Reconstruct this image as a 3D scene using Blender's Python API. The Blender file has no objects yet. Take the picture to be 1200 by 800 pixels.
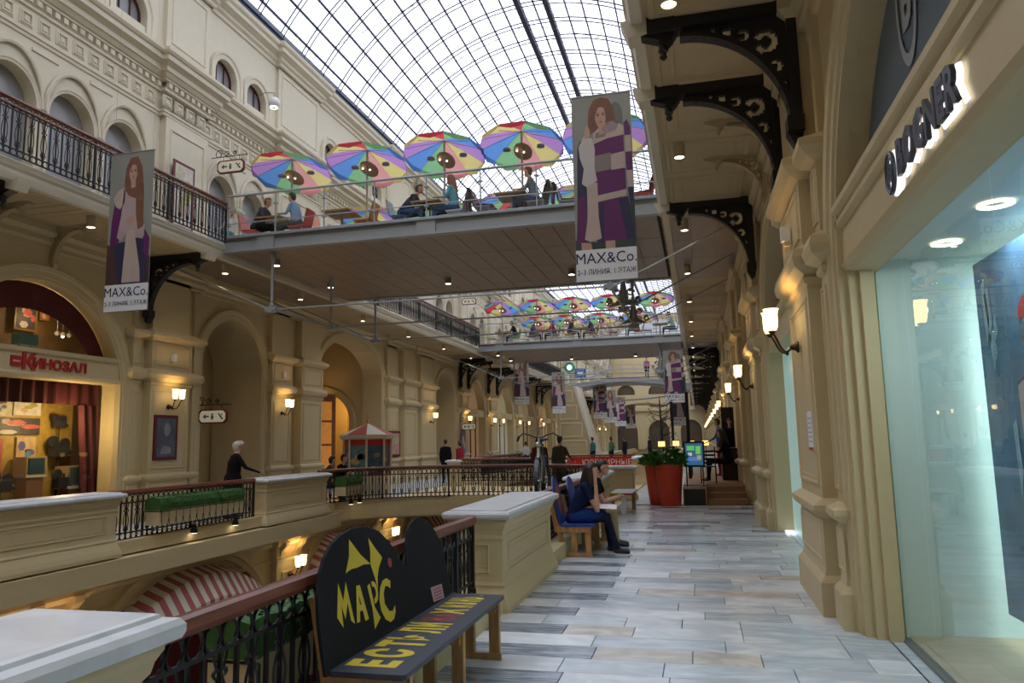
import bpy, math, random
from mathutils import Vector, Matrix
random.seed(7)
sc = bpy.context.scene
col = sc.collection
PI = math.pi

# ---------------------------------------------------------------- camera
def cam_basis(yaw, pitch, roll):
    f = Vector((-math.sin(yaw)*math.cos(pitch), math.cos(yaw)*math.cos(pitch), math.sin(pitch)))
    r = Vector((math.cos(yaw), math.sin(yaw), 0)); u = r.cross(f)
    c, s = math.cos(roll), math.sin(roll)
    return c*r - s*u, c*u + s*r, f
cr_, cu_, cf_ = cam_basis(0.24205967, 0.13295504, 0.02)
cd = bpy.data.cameras.new('camera'); co = bpy.data.objects.new('camera', cd); col.objects.link(co)
co.matrix_world = Matrix(((cr_.x, cu_.x, -cf_.x, 0), (cr_.y, cu_.y, -cf_.y, 0), (cr_.z, cu_.z, -cf_.z, 1.65), (0, 0, 0, 1)))
cd.sensor_width = 36; cd.lens = 870/1200*36; cd.clip_start = 0.05; cd.clip_end = 600
sc.camera = co
# ---------------------------------------------------------------- world: bright overcast sky
w = bpy.data.worlds.new('overcast_sky'); sc.world = w; w.use_nodes = True
bg = w.node_tree.nodes['Background']; bg.inputs[0].default_value = (0.86, 0.90, 1.0, 1); bg.inputs[1].default_value = 2.45
sc.view_settings.view_transform = 'Standard'; sc.view_settings.look = 'None'
sc.view_settings.gamma = 1; sc.view_settings.use_curve_mapping = False; sc.view_settings.exposure = 0.12
LAMP = 1.6     # scale of every lamp's power

# ---------------------------------------------------------------- materials
MATS = {}
def mat(name, c, rough=0.6, var=0.05, bump=0.0, scale=6, metal=0, emit=None, estr=0, spec=0.5):
    if name in MATS: return MATS[name]
    m = bpy.data.materials.new(name); m.use_nodes = True; nt = m.node_tree; N = nt.nodes; L = nt.links
    b = N['Principled BSDF']; b.inputs['Roughness'].default_value = rough; b.inputs['Metallic'].default_value = metal
    b.inputs['Specular IOR Level'].default_value = spec
    c = tuple(c) + (1,)
    b.inputs['Base Color'].default_value = c
    if var or bump:
        tc = N.new('ShaderNodeTexCoord'); no = N.new('ShaderNodeTexNoise'); no.inputs['Scale'].default_value = scale; no.inputs['Detail'].default_value = 4
        L.new(tc.outputs['Object'], no.inputs['Vector'])
        if var:
            mx = N.new('ShaderNodeMix'); mx.data_type = 'RGBA'
            mx.inputs['A'].default_value = tuple(max(0, x*(1-var)) for x in c[:3]) + (1,)
            mx.inputs['B'].default_value = tuple(min(1, x*(1+var)) for x in c[:3]) + (1,)
            L.new(no.outputs['Fac'], mx.inputs['Factor']); L.new(mx.outputs['Result'], b.inputs['Base Color'])
        if bump:
            bp = N.new('ShaderNodeBump'); bp.inputs['Strength'].default_value = bump; bp.inputs['Distance'].default_value = 0.01
            L.new(no.outputs['Fac'], bp.inputs['Height']); L.new(bp.outputs['Normal'], b.inputs['Normal'])
    if emit:
        b.inputs['Emission Color'].default_value = tuple(emit) + (1,); b.inputs['Emission Strength'].default_value = estr
    MATS[name] = m
    return m
def marble(name, c1, c2, stretch=(1, 5, 1), scale=2.2, rough=0.16, lo=0.42, hi=0.66):
    m = bpy.data.materials.new(name); m.use_nodes = True; nt = m.node_tree; N = nt.nodes; L = nt.links
    b = N['Principled BSDF']; b.inputs['Roughness'].default_value = rough
    ge = N.new('ShaderNodeTexCoord'); oi = N.new('ShaderNodeObjectInfo')
    mp = N.new('ShaderNodeMapping'); mp.inputs['Scale'].default_value = stretch
    ad = N.new('ShaderNodeVectorMath'); ad.operation = 'ADD'
    mu = N.new('ShaderNodeMath'); mu.operation = 'MULTIPLY'; mu.inputs[1].default_value = 40
    L.new(oi.outputs['Random'], mu.inputs[0]); L.new(ge.outputs['Object'], mp.inputs['Vector'])
    L.new(mp.outputs[0], ad.inputs[0]); L.new(mu.outputs[0], ad.inputs[1])
    no = N.new('ShaderNodeTexNoise'); no.inputs['Scale'].default_value = scale; no.inputs['Detail'].default_value = 6; no.inputs['Distortion'].default_value = 1.2
    L.new(ad.outputs[0], no.inputs['Vector'])
    cr = N.new('ShaderNodeValToRGB'); cr.color_ramp.elements[0].position = lo; cr.color_ramp.elements[1].position = hi
    cr.color_ramp.elements[0].color = tuple(c1) + (1,); cr.color_ramp.elements[1].color = tuple(c2) + (1,)
    L.new(no.outputs['Fac'], cr.inputs['Fac'])
    hs = N.new('ShaderNodeHueSaturation'); mr = N.new('ShaderNodeMapRange')
    mr.inputs['To Min'].default_value = 0.86; mr.inputs['To Max'].default_value = 1.1
    L.new(oi.outputs['Random'], mr.inputs['Value']); L.new(mr.outputs[0], hs.inputs['Value']); L.new(cr.outputs['Color'], hs.inputs['Color'])
    L.new(hs.outputs['Color'], b.inputs['Base Color'])
    rr = N.new('ShaderNodeMapRange'); rr.inputs['To Min'].default_value = rough*0.7; rr.inputs['To Max'].default_value = rough*1.9
    L.new(no.outputs['Fac'], rr.inputs['Value']); L.new(rr.outputs[0], b.inputs['Roughness'])
    MATS[name] = m
    return m
def glass(name, tint, gloss_rough=0.0, fac=0.12):
    m = bpy.data.materials.new(name); m.use_nodes = True; nt = m.node_tree; N = nt.nodes; L = nt.links
    N.remove(N['Principled BSDF']); out = N['Material Output']
    t = N.new('ShaderNodeBsdfTransparent'); t.inputs[0].default_value = tuple(tint) + (1,)
    g = N.new('ShaderNodeBsdfGlossy'); g.inputs['Roughness'].default_value = gloss_rough
    fr = N.new('ShaderNodeLayerWeight'); fr.inputs['Blend'].default_value = .5
    pw = N.new('ShaderNodeMath'); pw.operation = 'POWER'; pw.inputs[1].default_value = 3.5; L.new(fr.outputs['Facing'], pw.inputs[0])
    ma = N.new('ShaderNodeMath'); ma.operation = 'MULTIPLY_ADD'; ma.inputs[1].default_value = fac; ma.inputs[2].default_value = .03; L.new(pw.outputs[0], ma.inputs[0])
    mx = N.new('ShaderNodeMixShader'); L.new(ma.outputs[0], mx.inputs[0]); L.new(t.outputs[0], mx.inputs[1]); L.new(g.outputs[0], mx.inputs[2])
    L.new(mx.outputs[0], out.inputs['Surface'])
    MATS[name] = m
    return m
def wood(name, c, rough=0.45, scale=3, stretch=(12, 1, 12)):
    m = mat(name, c, rough, 0); N = m.node_tree.nodes; L = m.node_tree.links; b = N['Principled BSDF']
    tc = N.new('ShaderNodeTexCoord'); mp = N.new('ShaderNodeMapping'); mp.inputs['Scale'].default_value = stretch
    no = N.new('ShaderNodeTexNoise'); no.inputs['Scale'].default_value = scale; no.inputs['Detail'].default_value = 5
    L.new(tc.outputs['Object'], mp.inputs['Vector']); L.new(mp.outputs[0], no.inputs['Vector'])
    cr = N.new('ShaderNodeValToRGB'); cr.color_ramp.elements[0].position = .35; cr.color_ramp.elements[1].position = .7
    cr.color_ramp.elements[0].color = tuple(x*.65 for x in c) + (1,); cr.color_ramp.elements[1].color = tuple(min(1, x*1.15) for x in c) + (1,)
    L.new(no.outputs['Fac'], cr.inputs['Fac']); L.new(cr.outputs['Color'], b.inputs['Base Color'])
    return m
cream = mat('cream_paint', (0.60, 0.485, 0.28), 0.55, 0.05, 0.12, 9)
cream_w = mat('cream_wall', (0.54, 0.42, 0.225), 0.6, 0.06, 0.15, 5)
cream_up = mat('upper_cream_paint', (0.63, 0.57, 0.445), 0.6, 0.05, 0.12, 7)
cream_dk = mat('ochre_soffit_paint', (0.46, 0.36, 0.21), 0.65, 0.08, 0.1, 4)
iron = mat('black_iron', (0.012, 0.012, 0.017), 0.42, 0.1, 0, 20, 0.3)
brk_iron = mat('bracket_iron', (0.012, 0.010, 0.014), 0.5, 0.1)
redwood = wood('red_brown_handrail_wood', (0.20, 0.055, 0.035), 0.35, 3, (12, 1, 12))
cap_m = marble('white_marble_cap', (0.62, 0.64, 0.68), (0.74, 0.76, 0.79), (1, 1, 1), 3, 0.3)
roofsteel = mat('roof_steel', (0.035, 0.035, 0.085), 0.5, 0.1)
fascia = mat('grey_blue_roof_fascia', (0.09, 0.11, 0.15), 0.5, 0.15, 0, 3)
steel = mat('painted_grey_steel', (0.33, 0.35, 0.37), 0.4, 0.06, 0, 5, 0.2)
steel_d = mat('dull_steel', (0.22, 0.22, 0.23), 0.4, 0.06, 0, 5, 0.5)
panel_m = mat('soffit_sheet_metal', (0.30, 0.23, 0.175), 0.42, 0.12, 0, 3, 0.4)
dark = mat('dark_void', (0.02, 0.017, 0.015), 0.8, 0)
paneglass = glass('vault_glass', (0.97, 0.98, 1.0), 0.1, 0.2)
shopglass = glass('shop_glass', (0.86, 0.95, 0.93), 0.0, 0.75)
thinglass = glass('display_glass', (0.95, 0.95, 0.93), 0.0, 0.4)
winglass = mat('window_glass_upper', (0.27, 0.275, 0.30), 0.25, 0.12, 0, 1.5)
winframe = mat('dark_red_window_frame', (0.10, 0.02, 0.02), 0.5, 0)
m_white = marble('pale_marble', (0.62, 0.66, 0.73), (0.80, 0.83, 0.88), (1, 2, 1), 2.0)
m_grey = marble('grey_marble', (0.47, 0.53, 0.61), (0.64, 0.70, 0.77), (1, 3, 1), 2.0)
m_dark = marble('dark_veined_marble', (0.16, 0.19, 0.26), (0.42, 0.47, 0.54), (1, 6, 1), 2.5, 0.18)
m_tan = marble('rose_tan_marble', (0.54, 0.49, 0.44), (0.68, 0.67, 0.66), (1, 2, 1), 2.0)
joint_m = mat('joint_mortar', (0.16, 0.17, 0.19), 0.7, 0.1)
lampglow = mat('lit_frosted_glass', (0.9, 0.8, 0.55), 0.4, 0, emit=(1.0, 0.72, 0.30), estr=3.4)
spotglow = mat('lit_spot_face', (0.9, 0.85, 0.75), 0.4, 0, emit=(1.0, 0.86, 0.66), estr=7)
brass = mat('dark_bronze', (0.06, 0.035, 0.02), 0.35, 0.1, 0, 8, 0.7)
pine = wood('pine_wood', (0.52, 0.27, 0.10), 0.5, 2.5, (8, 8, 1.2))
blackboard = mat('painted_charcoal_board', (0.012, 0.013, 0.017), 0.8, 0.15, 0, 4, spec=.2)
seatpaint = mat('painted_slate_seat', (0.035, 0.042, 0.062), 0.45, 0.3, 0, 14)
yellow = mat('yellow_paint', (0.62, 0.47, 0.03), 0.5, 0.12, 0, 12)
redp = mat('red_paint', (0.33, 0.04, 0.03), 0.5, 0.1)
bluep = mat('blue_paint', (0.02, 0.06, 0.30), 0.45, 0.1)
skin = mat('skin', (0.52, 0.27, 0.18), 0.5, 0.06)
green = mat('green_foliage', (0.035, 0.11, 0.02), 0.6, 0.4, 0.2, 30)
leaf_m = mat('glossy_green_leaf', (0.055, 0.20, 0.03), 0.4, 0.4, 0, 3)
planter_red = mat('orange_red_plastic', (0.52, 0.045, 0.015), 0.35, 0.05)
redcase = mat('maroon_case', (0.10, 0.008, 0.012), 0.5, 0.1)
signred = mat('sign_red', (0.42, 0.02, 0.02), 0.45, 0)
white_p = mat('white_print', (0.78, 0.78, 0.80), 0.6, 0.02)

ORD = ['first', 'second', 'third', 'fourth', 'fifth', 'sixth', 'seventh', 'eighth', 'ninth', 'tenth', 'eleventh', 'twelfth', 'thirteenth', 'fourteenth', 'fifteenth', 'sixteenth', 'seventeenth', 'eighteenth', 'nineteenth', 'twentieth', 'last', 'last', 'last']
# ---------------------------------------------------------------- mesh builder
class MB:
    def __init__(s): s.v = []; s.f = []; s.m = []; s.tf = None; s.mi = 0; s.sm = []; s.smooth = False
    def V(s, p):
        s.v.append(tuple(s.tf(*p)) if s.tf else tuple(p)); return len(s.v)-1
    def F(s, *i): s.f.append(i); s.m.append(s.mi); s.sm.append(s.smooth)
    def quad(s, a, b, c, d): s.F(s.V(a), s.V(b), s.V(c), s.V(d))
    def poly(s, pts): s.F(*[s.V(p) for p in pts])
    def box(s, x0, x1, y0, y1, z0, z1):
        i = [s.V((x, y, z)) for x in (x0, x1) for y in (y0, y1) for z in (z0, z1)]
        for q in ((0, 1, 3, 2), (4, 6, 7, 5), (0, 4, 5, 1), (2, 3, 7, 6), (0, 2, 6, 4), (1, 5, 7, 3)): s.F(*[i[k] for k in q])
        return s
    def rings(s, rings, closed=True, cap=False):
        idx = [[s.V(p) for p in r] for r in rings]; n = len(idx[0])
        for a, b in zip(idx, idx[1:]):
            for k in range(n if closed else n-1): s.F(a[k], a[(k+1) % n], b[(k+1) % n], b[k])
        if cap and n > 2: s.F(*idx[0]); s.F(*reversed(idx[-1]))
        return s
    def tube(s, pts, r, n=6, cap=True, closed=False):
        P = [Vector(p) for p in pts]; R = []; k = len(P); up = None
        for i, p in enumerate(P):
            if closed: t = P[(i+1) % k] - P[i-1]
            else: t = P[min(i+1, k-1)] - P[max(i-1, 0)]
            if t.length < 1e-9: t = Vector((0, 0, 1))
            t.normalize()
            if up is None: up = t.orthogonal().normalized()
            up = (up - t*up.dot(t))
            up = up.normalized() if up.length > 1e-6 else t.orthogonal().normalized()
            v = t.cross(up); rr = r[i] if isinstance(r, (list, tuple)) else r
            R.append([tuple(p + (up*math.cos(a) + v*math.sin(a))*rr) for a in [2*PI*j/n + PI/n for j in range(n)]])
        if closed: R.append(R[0])
        return s.rings(R, True, cap and not closed)
    def lathe(s, prof, c=(0, 0, 0), n=16, cap=True):
        return s.rings([[(c[0]+r*math.cos(2*PI*j/n), c[1]+r*math.sin(2*PI*j/n), c[2]+z) for j in range(n)] for r, z in prof], True, cap)
    def ball(s, c, r, n=10, m=6):
        rx, ry, rz = (r, r, r) if not isinstance(r, (tuple, list)) else r
        R = []
        for i in range(m+1):
            t = PI*i/m; q = max(math.sin(t), 0.02)
            R.append([(c[0]+rx*q*math.cos(2*PI*j/n), c[1]+ry*q*math.sin(2*PI*j/n), c[2]+rz*math.cos(t)) for j in range(n)])
        return s.rings(R, True, True)
    def prism(s, pts, d):
        """polygon pts (3d) extruded by vector d"""
        a = [s.V(p) for p in pts]; b = [s.V((p[0]+d[0], p[1]+d[1], p[2]+d[2])) for p in pts]; n = len(a)
        s.F(*a); s.F(*reversed(b))
        for k in range(n): s.F(a[k], b[k], b[(k+1) % n], a[(k+1) % n])
        return s
    def mesh(s, name, mats):
        me = bpy.data.meshes.new(name); me.from_pydata(s.v, [], s.f)
        for m in (mats if isinstance(mats, (list, tuple)) else [mats]): me.materials.append(m)
        if any(s.m): me.polygons.foreach_set('material_index', s.m)
        if any(s.sm): me.polygons.foreach_set('use_smooth', s.sm)
        me.update(); return me
    def build(s, name, mats, parent=None, loc=(0, 0, 0), rz=0, fix=True):
        me = s.mesh(name, mats)
        if fix and len(s.f) < 60000: fixn(me)
        return link(name, me, parent, loc, rz)
def fixn(me):
    import bmesh
    b = bmesh.new(); b.from_mesh(me); bmesh.ops.recalc_face_normals(b, faces=b.faces); b.to_mesh(me); b.free()
def link(name, me, parent=None, loc=(0, 0, 0), rz=0):
    o = bpy.data.objects.new(name, me); col.objects.link(o); o.location = loc; o.rotation_euler = (0, 0, rz)
    if parent: o.parent = parent
    return o
def tag(o, label=None, cat=None, group=None, kind=None):
    if label: o['label'] = label
    if cat: o['category'] = cat
    if group: o['group'] = group
    if kind: o['kind'] = kind
    return o
def thing(name, label, cat, loc=(0, 0, 0), rz=0, group=None):
    return tag(link(name, None, None, loc, rz), label, cat, group)
def copy_tree(o, parent=None, loc=None, rz=None):
    c = o.copy(); col.objects.link(c)
    if parent: c.parent = parent
    if loc is not None: c.location = loc
    if rz is not None: c.rotation_euler = (0, 0, rz)
    for ch in [x for x in o.children]: copy_tree(ch, c)
    return c
def boxo(name, b, m, parent=None, loc=(0, 0, 0), rz=0):
    return MB().box(*b).build(name, m, parent, loc, rz)
def textmesh(body, size, m, ext=0.003, sx=1.0, bold=0.0, shear=0.0):
    cu = bpy.data.curves.new('lettering', 'FONT'); cu.body = body; cu.size = size; cu.extrude = ext; cu.offset = bold; cu.shear = shear
    cu.align_x = 'CENTER'; cu.align_y = 'CENTER'; cu.resolution_u = 2
    o = bpy.data.objects.new('lettering', cu); col.objects.link(o)
    me = bpy.data.meshes.new_from_object(o.evaluated_get(bpy.context.evaluated_depsgraph_get()))
    bpy.data.objects.remove(o)
    me.materials.clear(); me.materials.append(m)
    for v in me.vertices: v.co.x *= sx
    return me
def text(name, body, size, m, parent, loc, rot, **k):
    o = link(name, textmesh(body, size, m, **k), parent, loc); o.rotation_euler = rot
    return o
def plight(name, loc, power, color=(1, 0.62, 0.28), r=0.05, parent=None, spot=None):
    l = bpy.data.lights.new(name, 'SPOT' if spot else 'POINT'); l.energy = power*LAMP; l.color = color; l.shadow_soft_size = r
    if spot: l.spot_size = spot; l.spot_blend = 0.6
    o = bpy.data.objects.new(name, l); col.objects.link(o); o.location = loc
    if parent: o.parent = parent
    return o

# ---------------------------------------------------------------- architecture helpers  (o = distance out of the wall plane, y, z)
class Side:
    def __init__(s, W, sg, name): s.W = W; s.s = sg; s.name = name
    def __call__(s, o, y, z): return (s.W + s.s*o, y, z)
LEFT = Side(-12.5, 1, 'left'); RIGHT = Side(1.3, -1, 'right')
def arch_pts(cy, hw, zs, rise, z0, n=20):
    """path from foot of one jamb over the arch to the other: (y, z, ny, nz)"""
    P = [(cy-hw, z0, -1, 0)]
    if zs > z0+1e-4: P.append((cy-hw, zs, -1, 0))
    for i in range(1, n):
        a = PI - PI*i/n; nx, nz = math.cos(a)/hw, math.sin(a)/rise; l = math.hypot(nx, nz)
        P.append((cy+hw*math.cos(a), zs+rise*math.sin(a), nx/l, nz/l))
    if zs > z0+1e-4: P.append((cy+hw, zs, 1, 0))
    P.append((cy+hw, z0, 1, 0))
    return P
def arch_wall(mb, y0, y1, z0, z1, cy, hw, zs, rise, o=0.0, depth=0.4, n=20, zb=None):
    """wall face with an arched opening whose sill is zb (default z0), plus its reveal"""
    zb = z0 if zb is None else zb
    mb.quad((o, y0, z0), (o, cy-hw, z0), (o, cy-hw, z1), (o, y0, z1)); mb.quad((o, cy+hw, z0), (o, y1, z0), (o, y1, z1), (o, cy+hw, z1))
    if zb > z0: mb.quad((o, cy-hw, z0), (o, cy+hw, z0), (o, cy+hw, zb), (o, cy-hw, zb)); mb.quad((o, cy-hw, zb), (o, cy+hw, zb), (o-depth, cy+hw, zb), (o-depth, cy-hw, zb))
    P = arch_pts(cy, hw, zs, rise, zb, n)
    top = [p for p in P if p[1] >= zs-1e-6]
    for a, b in zip(top, top[1:]): mb.quad((o, a[0], a[1]), (o, b[0], b[1]), (o, b[0], z1), (o, a[0], z1))
    for a, b in zip(P, P[1:]): mb.quad((o, a[0], a[1]), (o, b[0], b[1]), (o-depth, b[0], b[1]), (o-depth, a[0], a[1]))
def arch_ring(mb, P, prof):
    mb.rings([[(o, y+ny*r, z+nz*r) for r, o in prof] for y, z, ny, nz in P], False)
def arch_fill(mb, P, o):
    mb.poly([(o, p[0], p[1]) for p in P])
def cornice(mb, y0, y1, prof, breaks=()):
    R = []
    for o, z in prof:
        row = [(o, y0, z)]
        for ya, yb, e in breaks:
            row += [(o, ya-o, z), (o+e, ya-o, z), (o+e, yb+o, z), (o, yb+o, z)]
        row.append((o, y1, z)); R.append(row)
    mb.rings(R, False)
def frame_rect(mb, y0, y1, z0, z1, prof):
    """mitred picture-frame moulding; prof = (inset, o)"""
    mb.rings([[(o, y0+i, z0+i), (o, y1-i, z0+i), (o, y1-i, z1-i), (o, y0+i, z1-i)] for i, o in prof], True)
    i, o = prof[-1]; mb.quad((o, y0+i, z0+i), (o, y1-i, z0+i), (o, y1-i, z1-i), (o, y0+i, z1-i))
def plan_box(mb, y0, y1, z0, z1, o0, o1): mb.box(o0, o1, y0, y1, z0, z1)
def wrap(mb, y0, y1, prof):
    """profile wrapped round a projecting block on three sides; prof = (o, z) with o as projection, offsets grow the ends too"""
    base = prof[0][0]
    mb.rings([[(0, y0-(o-base), z), (o, y0-(o-base), z), (o, y1+(o-base), z), (0, y1+(o-base), z)] for o, z in prof], False)
def rect_sweep(mb, x0, x1, y0, y1, prof, cap=True):
    R = [[(x0-d, y0-d, z), (x1+d, y0-d, z), (x1+d, y1+d, z), (x0-d, y1+d, z)] for d, z in prof]
    mb.rings(R, True, cap)
# ================================================================ STRUCTURE
YA, YB = -8.0, 112.0
GZ = -5.2
CACHE = {}
def cached(key, name, mats, fn, parent, y, side=None, nm=None):
    if key not in CACHE:
        mb = MB(); mb.tf = side; fn(mb); me = mb.mesh(name, mats); fixn(me); CACHE[key] = me
    return link(nm or name, CACHE[key], parent, (0, y, 0))
def structure(o): o['kind'] = 'structure'; return o

# ---- bays along the hall: (kind, y0, y1)
BAYS = [('shop', -6.2, -0.1), ('pier', -0.1, 2.3), ('shop', 2.3, 6.9), ('pier', 6.9, 9.6), ('shop', 9.6, 14.0), ('pier', 14.0, 16.6), ('pass', 16.6, 19.6),
        ('pier2', 19.6, 22.9), ('open', 22.9, 28.2), ('pier2', 28.2, 31.5), ('pier', 31.5, 34.5), ('pass', 34.5, 37.6), ('pier', 37.6, 39.8), ('shop', 39.8, 43.4)]
yy = 43.4
while yy < 108:
    BAYS.append(('pier', yy, yy+2.6)); BAYS.append(('shop', yy+2.6, yy+7.0)); yy += 7.0
BAYS.append(('pier', yy, YB))
LASTY = yy
def pil(mb, a, b, k=1.0, top=5.72):
    e = .20*k; mid = 1.0
    wrap(mb, a, b, [(e+.08, 0), (e+.08, .30), (e+.06, .33), (e+.03, .36), (e+.02, .42), (e+.02, .88), (e+.07, .91), (e+.10, .95), (e+.10, 1.0), (e+.05, 1.03), (e, 1.06), (e, 3.10), (e+.03, 3.12), (e+.04, 3.17), (e+.02, 3.2), (e+.12, 3.27), (e+.14, 3.36), (e+.12, 3.44), (e+.02, 3.5), (e+.02, 4.16), (e+.10, 4.2), (e+.17, 4.27), (e+.17, 4.34), (e+.02, 4.42), (e-.04, 4.46), (e-.04, top)])
    w = b-a
    if w > .3:
        q = min(.16, w*.2)
        frame_rect(mb, a+q*.6, b-q*.6, .46, .85, [(0, e+.02), (.015, e+.035), (.03, e+.035), (.04, e+.025)])
        frame_rect(mb, a+q, b-q, 1.16, 3.0, [(0, e), (.012, e+.02), (.035, e+.022), (.05, e-.012), (.07, e-.012), (.085, e+.008), (.1, e-.005)])
        frame_rect(mb, a+q, b-q, 3.58, 4.1, [(0, e+.02), (.012, e+.04), (.03, e+.04), (.05, e-.01)])
ARCHV = [(-.006, -.05), (-.006, .05), (.05, .05), (.06, .075), (.16, .075), (.18, .10), (.27, .11), (.30, .06), (.30, 0)]
def bay_mesh(kind, w, side, pre=0.0):
    """wall faces of one bay from floor to roof (local y from 0)"""
    def fn(mb):
        # first gallery floor
        if kind == 'shop': arch_wall(mb, 0, w, 0, 6.1, w/2, w/2-.05, 2.9, 2.1, 0, .45)
        elif kind == 'pass': arch_wall(mb, 0, w, 0, 6.1, w/2, w/2-.12, 3.75, 1.4, 0, 1.6); 
        elif kind == 'open':
            arch_wall(mb, 0, w, 0, 6.1, w/2, w/2-.1, 4.3, 1.2, 0, .8)
        else: mb.quad((0, 0, 0), (0, w, 0), (0, w, 6.1), (0, 0, 6.1))
        # upper gallery floor: small arches or plain pier
        if kind in ('pier', 'pier2'):
            mb.quad((0, pre, 6.4), (0, w, 6.4), (0, w, 9.8), (0, pre, 9.8)); mb.quad((0, pre, 11.3), (0, w, 11.3), (0, w, 13.7), (0, pre, 13.7))
        else:
            n = max(2, round(w/1.5)); s = w/n
            if kind == 'shop': mb.quad((0, 0, 6.4), (0, .45, 6.4), (0, .45, 9.8), (0, 0, 9.8)); mb.quad((0, 0, 11.3), (0, .45, 11.3), (0, .45, 13.7), (0, 0, 13.7))
            off = .45 if kind == 'shop' else 0
            for i in [q_+off/s for q_ in range(n)]:
                arch_wall(mb, i*s, i*s+s, 6.4, 9.8, i*s+s/2, .59, 8.42, .66, 0, .3, 16)
                arch_wall(mb, i*s, i*s+s, 11.3, 13.7, i*s+s/2, .5, 12.0, .5, 0, .3, 14, 11.75)
        mb.quad((0, 0, 9.8), (0, w, 9.8), (0, w, 11.3), (0, 0, 11.3))
        mb.m = [1 if mb.v[f_[0]][2]+mb.v[f_[2]][2] > 12.6 else 0 for f_ in mb.f]
    return fn
SHARED = {}
def build_side(side):
    wn = 'wall_' + side.name
    base = MB(); base.tf = side
    # back shell that closes the building behind the shops
    base.box(-6.3, -6.0, YA, YB, GZ, 15.2)
    wall = structure(base.build(wn, cream_w))
    for i, (kind, y0, y1) in enumerate(BAYS):
        w = round(y1-y0, 2); far = y0 > 40
        pre = .45 if i and BAYS[i-1][0] == 'shop' and kind == 'pier' else 0.0
        cached(('bay', kind, w, side.name, pre), 'bay_wall', (cream, cream_up), bay_mesh(kind, w, side, pre), wall, y0, side)
        if kind in ('pier', 'pier2'):
            if kind == 'pier':
                parts = [(.12, .5, .55), (.62, w-.45, 1.0), (w-.38, w-.08, .55)]
            else:
                parts = [(.1, 1.35, 1.0), (1.7, w-.1, 1.35)]
            for a, b, k in parts:
                cached(('pil', round(b-a, 2), k, side.name), 'pilaster', cream, lambda mb, a=a, b=b, k=k: pil(mb, 0, b-a, k), wall, y0+a, side)
            def upper(mb, w=w):
                a, b = (.8, w-.05) if w < 3 else (.3, w-.3)
                mb.tf = side
                wrap(mb, a, b, [(.24, 6.4), (.24, 6.75), (.2, 6.8), (.17, 6.85), (.17, 9.8)]); frame_rect(mb, a+.22, b-.22, 7.0, 9.5, [(0, .17), (.015, .195), (.04, .2), (.06, .155), (.12, .155)])
                wrap(mb, a, b, [(.14, 11.3), (.14, 11.5), (.1, 11.55), (.1, 13.7)]); frame_rect(mb, a+.2, b-.2, 11.75, 13.45, [(0, .1), (.015, .13), (.05, .13), (.07, .085), (.13, .085)])
            cached(('up', w, side.name), 'upper_pilaster', cream_up, upper, wall, y0, side)
        else:
            def rings(mb, w=w, kind=kind):
                if kind == 'shop': P = arch_pts(w/2, w/2-.05, 2.9, 2.1, 0, 24)
                elif kind == 'pass': P = arch_pts(w/2, w/2-.12, 3.75, 1.4, 0, 24)
                else: P = arch_pts(w/2, w/2-.1, 4.3, 1.2, 0, 24)
                arch_ring(mb, P, ARCHV)
            cached(('ring', kind, w, side.name), 'archivolt', cream, rings, wall, y0, side)
            n = max(2, round(w/1.5)); s = w/n
            def small(mb):
                arch_ring(mb, arch_pts(0, .59, 8.42, .66, 6.4, 16), [(-.005, -.03), (-.005, .03), (.04, .04), (.06, .055), (.08, .055)])
                arch_ring(mb, arch_pts(0, .66, 8.42, 1.02, 8.42, 16), [(0, .04), (.005, .07), (.05, .085), (.075, .02)])
                wrap(mb, -.87, -.60, [(.03, 8.18), (.08, 8.24), (.11, 8.29), (.11, 8.34), (.05, 8.37), (.05, 8.42)])
            def bar(mb):
                frame_rect(mb, -.33, .33, 9.54, 9.62, [(0, 0), (.015, .03), (.04, .03)])
            def attic(mb): arch_ring(mb, arch_pts(0, .5, 12.0, .5, 11.36, 16), [(-.005, -.02), (-.005, .05), (.12, .06), (.14, .09), (.21, .1), (.23, .0)])
            def wing(mb):
                arch_fill(mb, arch_pts(0, .59, 8.42, .66, 6.4, 16), -.26)
            def wing2(mb): arch_fill(mb, arch_pts(0, .5, 12.0, .5, 11.75, 14), -.2)
            def bars(mb):
                arch_ring(mb, arch_pts(0, .5, 12.0, .5, 11.75, 14), [(-.05, -.19), (-.05, -.15), (0, -.15)])
                for q in (-.17, .17): mb.box(-.19, -.16, q-.015, q+.015, 11.75, 12.47)
            for j in range(n):
                y = y0+j*s+s/2+(.45 if kind == 'shop' else 0)
                cached(('small', side.name), 'small_archivolt', cream_up, small, wall, y, side)
                if j: cached(('bar', side.name), 'spandrel_bar', cream_up, bar, wall, y-s/2, side)
                cached(('attic', side.name), 'attic_archivolt', cream_up, attic, wall, y, side)
                cached(('wing', side.name), 'window_pane', winglass, wing, wall, y, side)
                cached(('wing2', side.name), 'attic_window_pane', winglass, wing2, wall, y, side)
                cached(('bars', side.name), 'attic_window_frame', winframe, bars, wall, y, side)
    # continuous cornices with break-forwards over the piers
    br = [(y0+(.8 if y1-y0 < 3 else .3), y1-(.05 if y1-y0 < 3 else .3), .15) for k, y0, y1 in BAYS if k.startswith('pier')]
    def corn(name, prof, bk=br, m=cream_up, kind=None):
        mb = MB(); mb.tf = side; cornice(mb, YA, YB, prof, bk); return mb.build(name, m, wall)
    corn('architrave', [(0, 9.74), (.03, 9.76), (.03, 9.82), (.06, 9.84), (.06, 9.89), (.0, 9.91)])
    corn('frieze_ledge', [(0, 10.36), (.05, 10.38), (.05, 10.43), (.08, 10.46), (.0, 10.47)])
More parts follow.
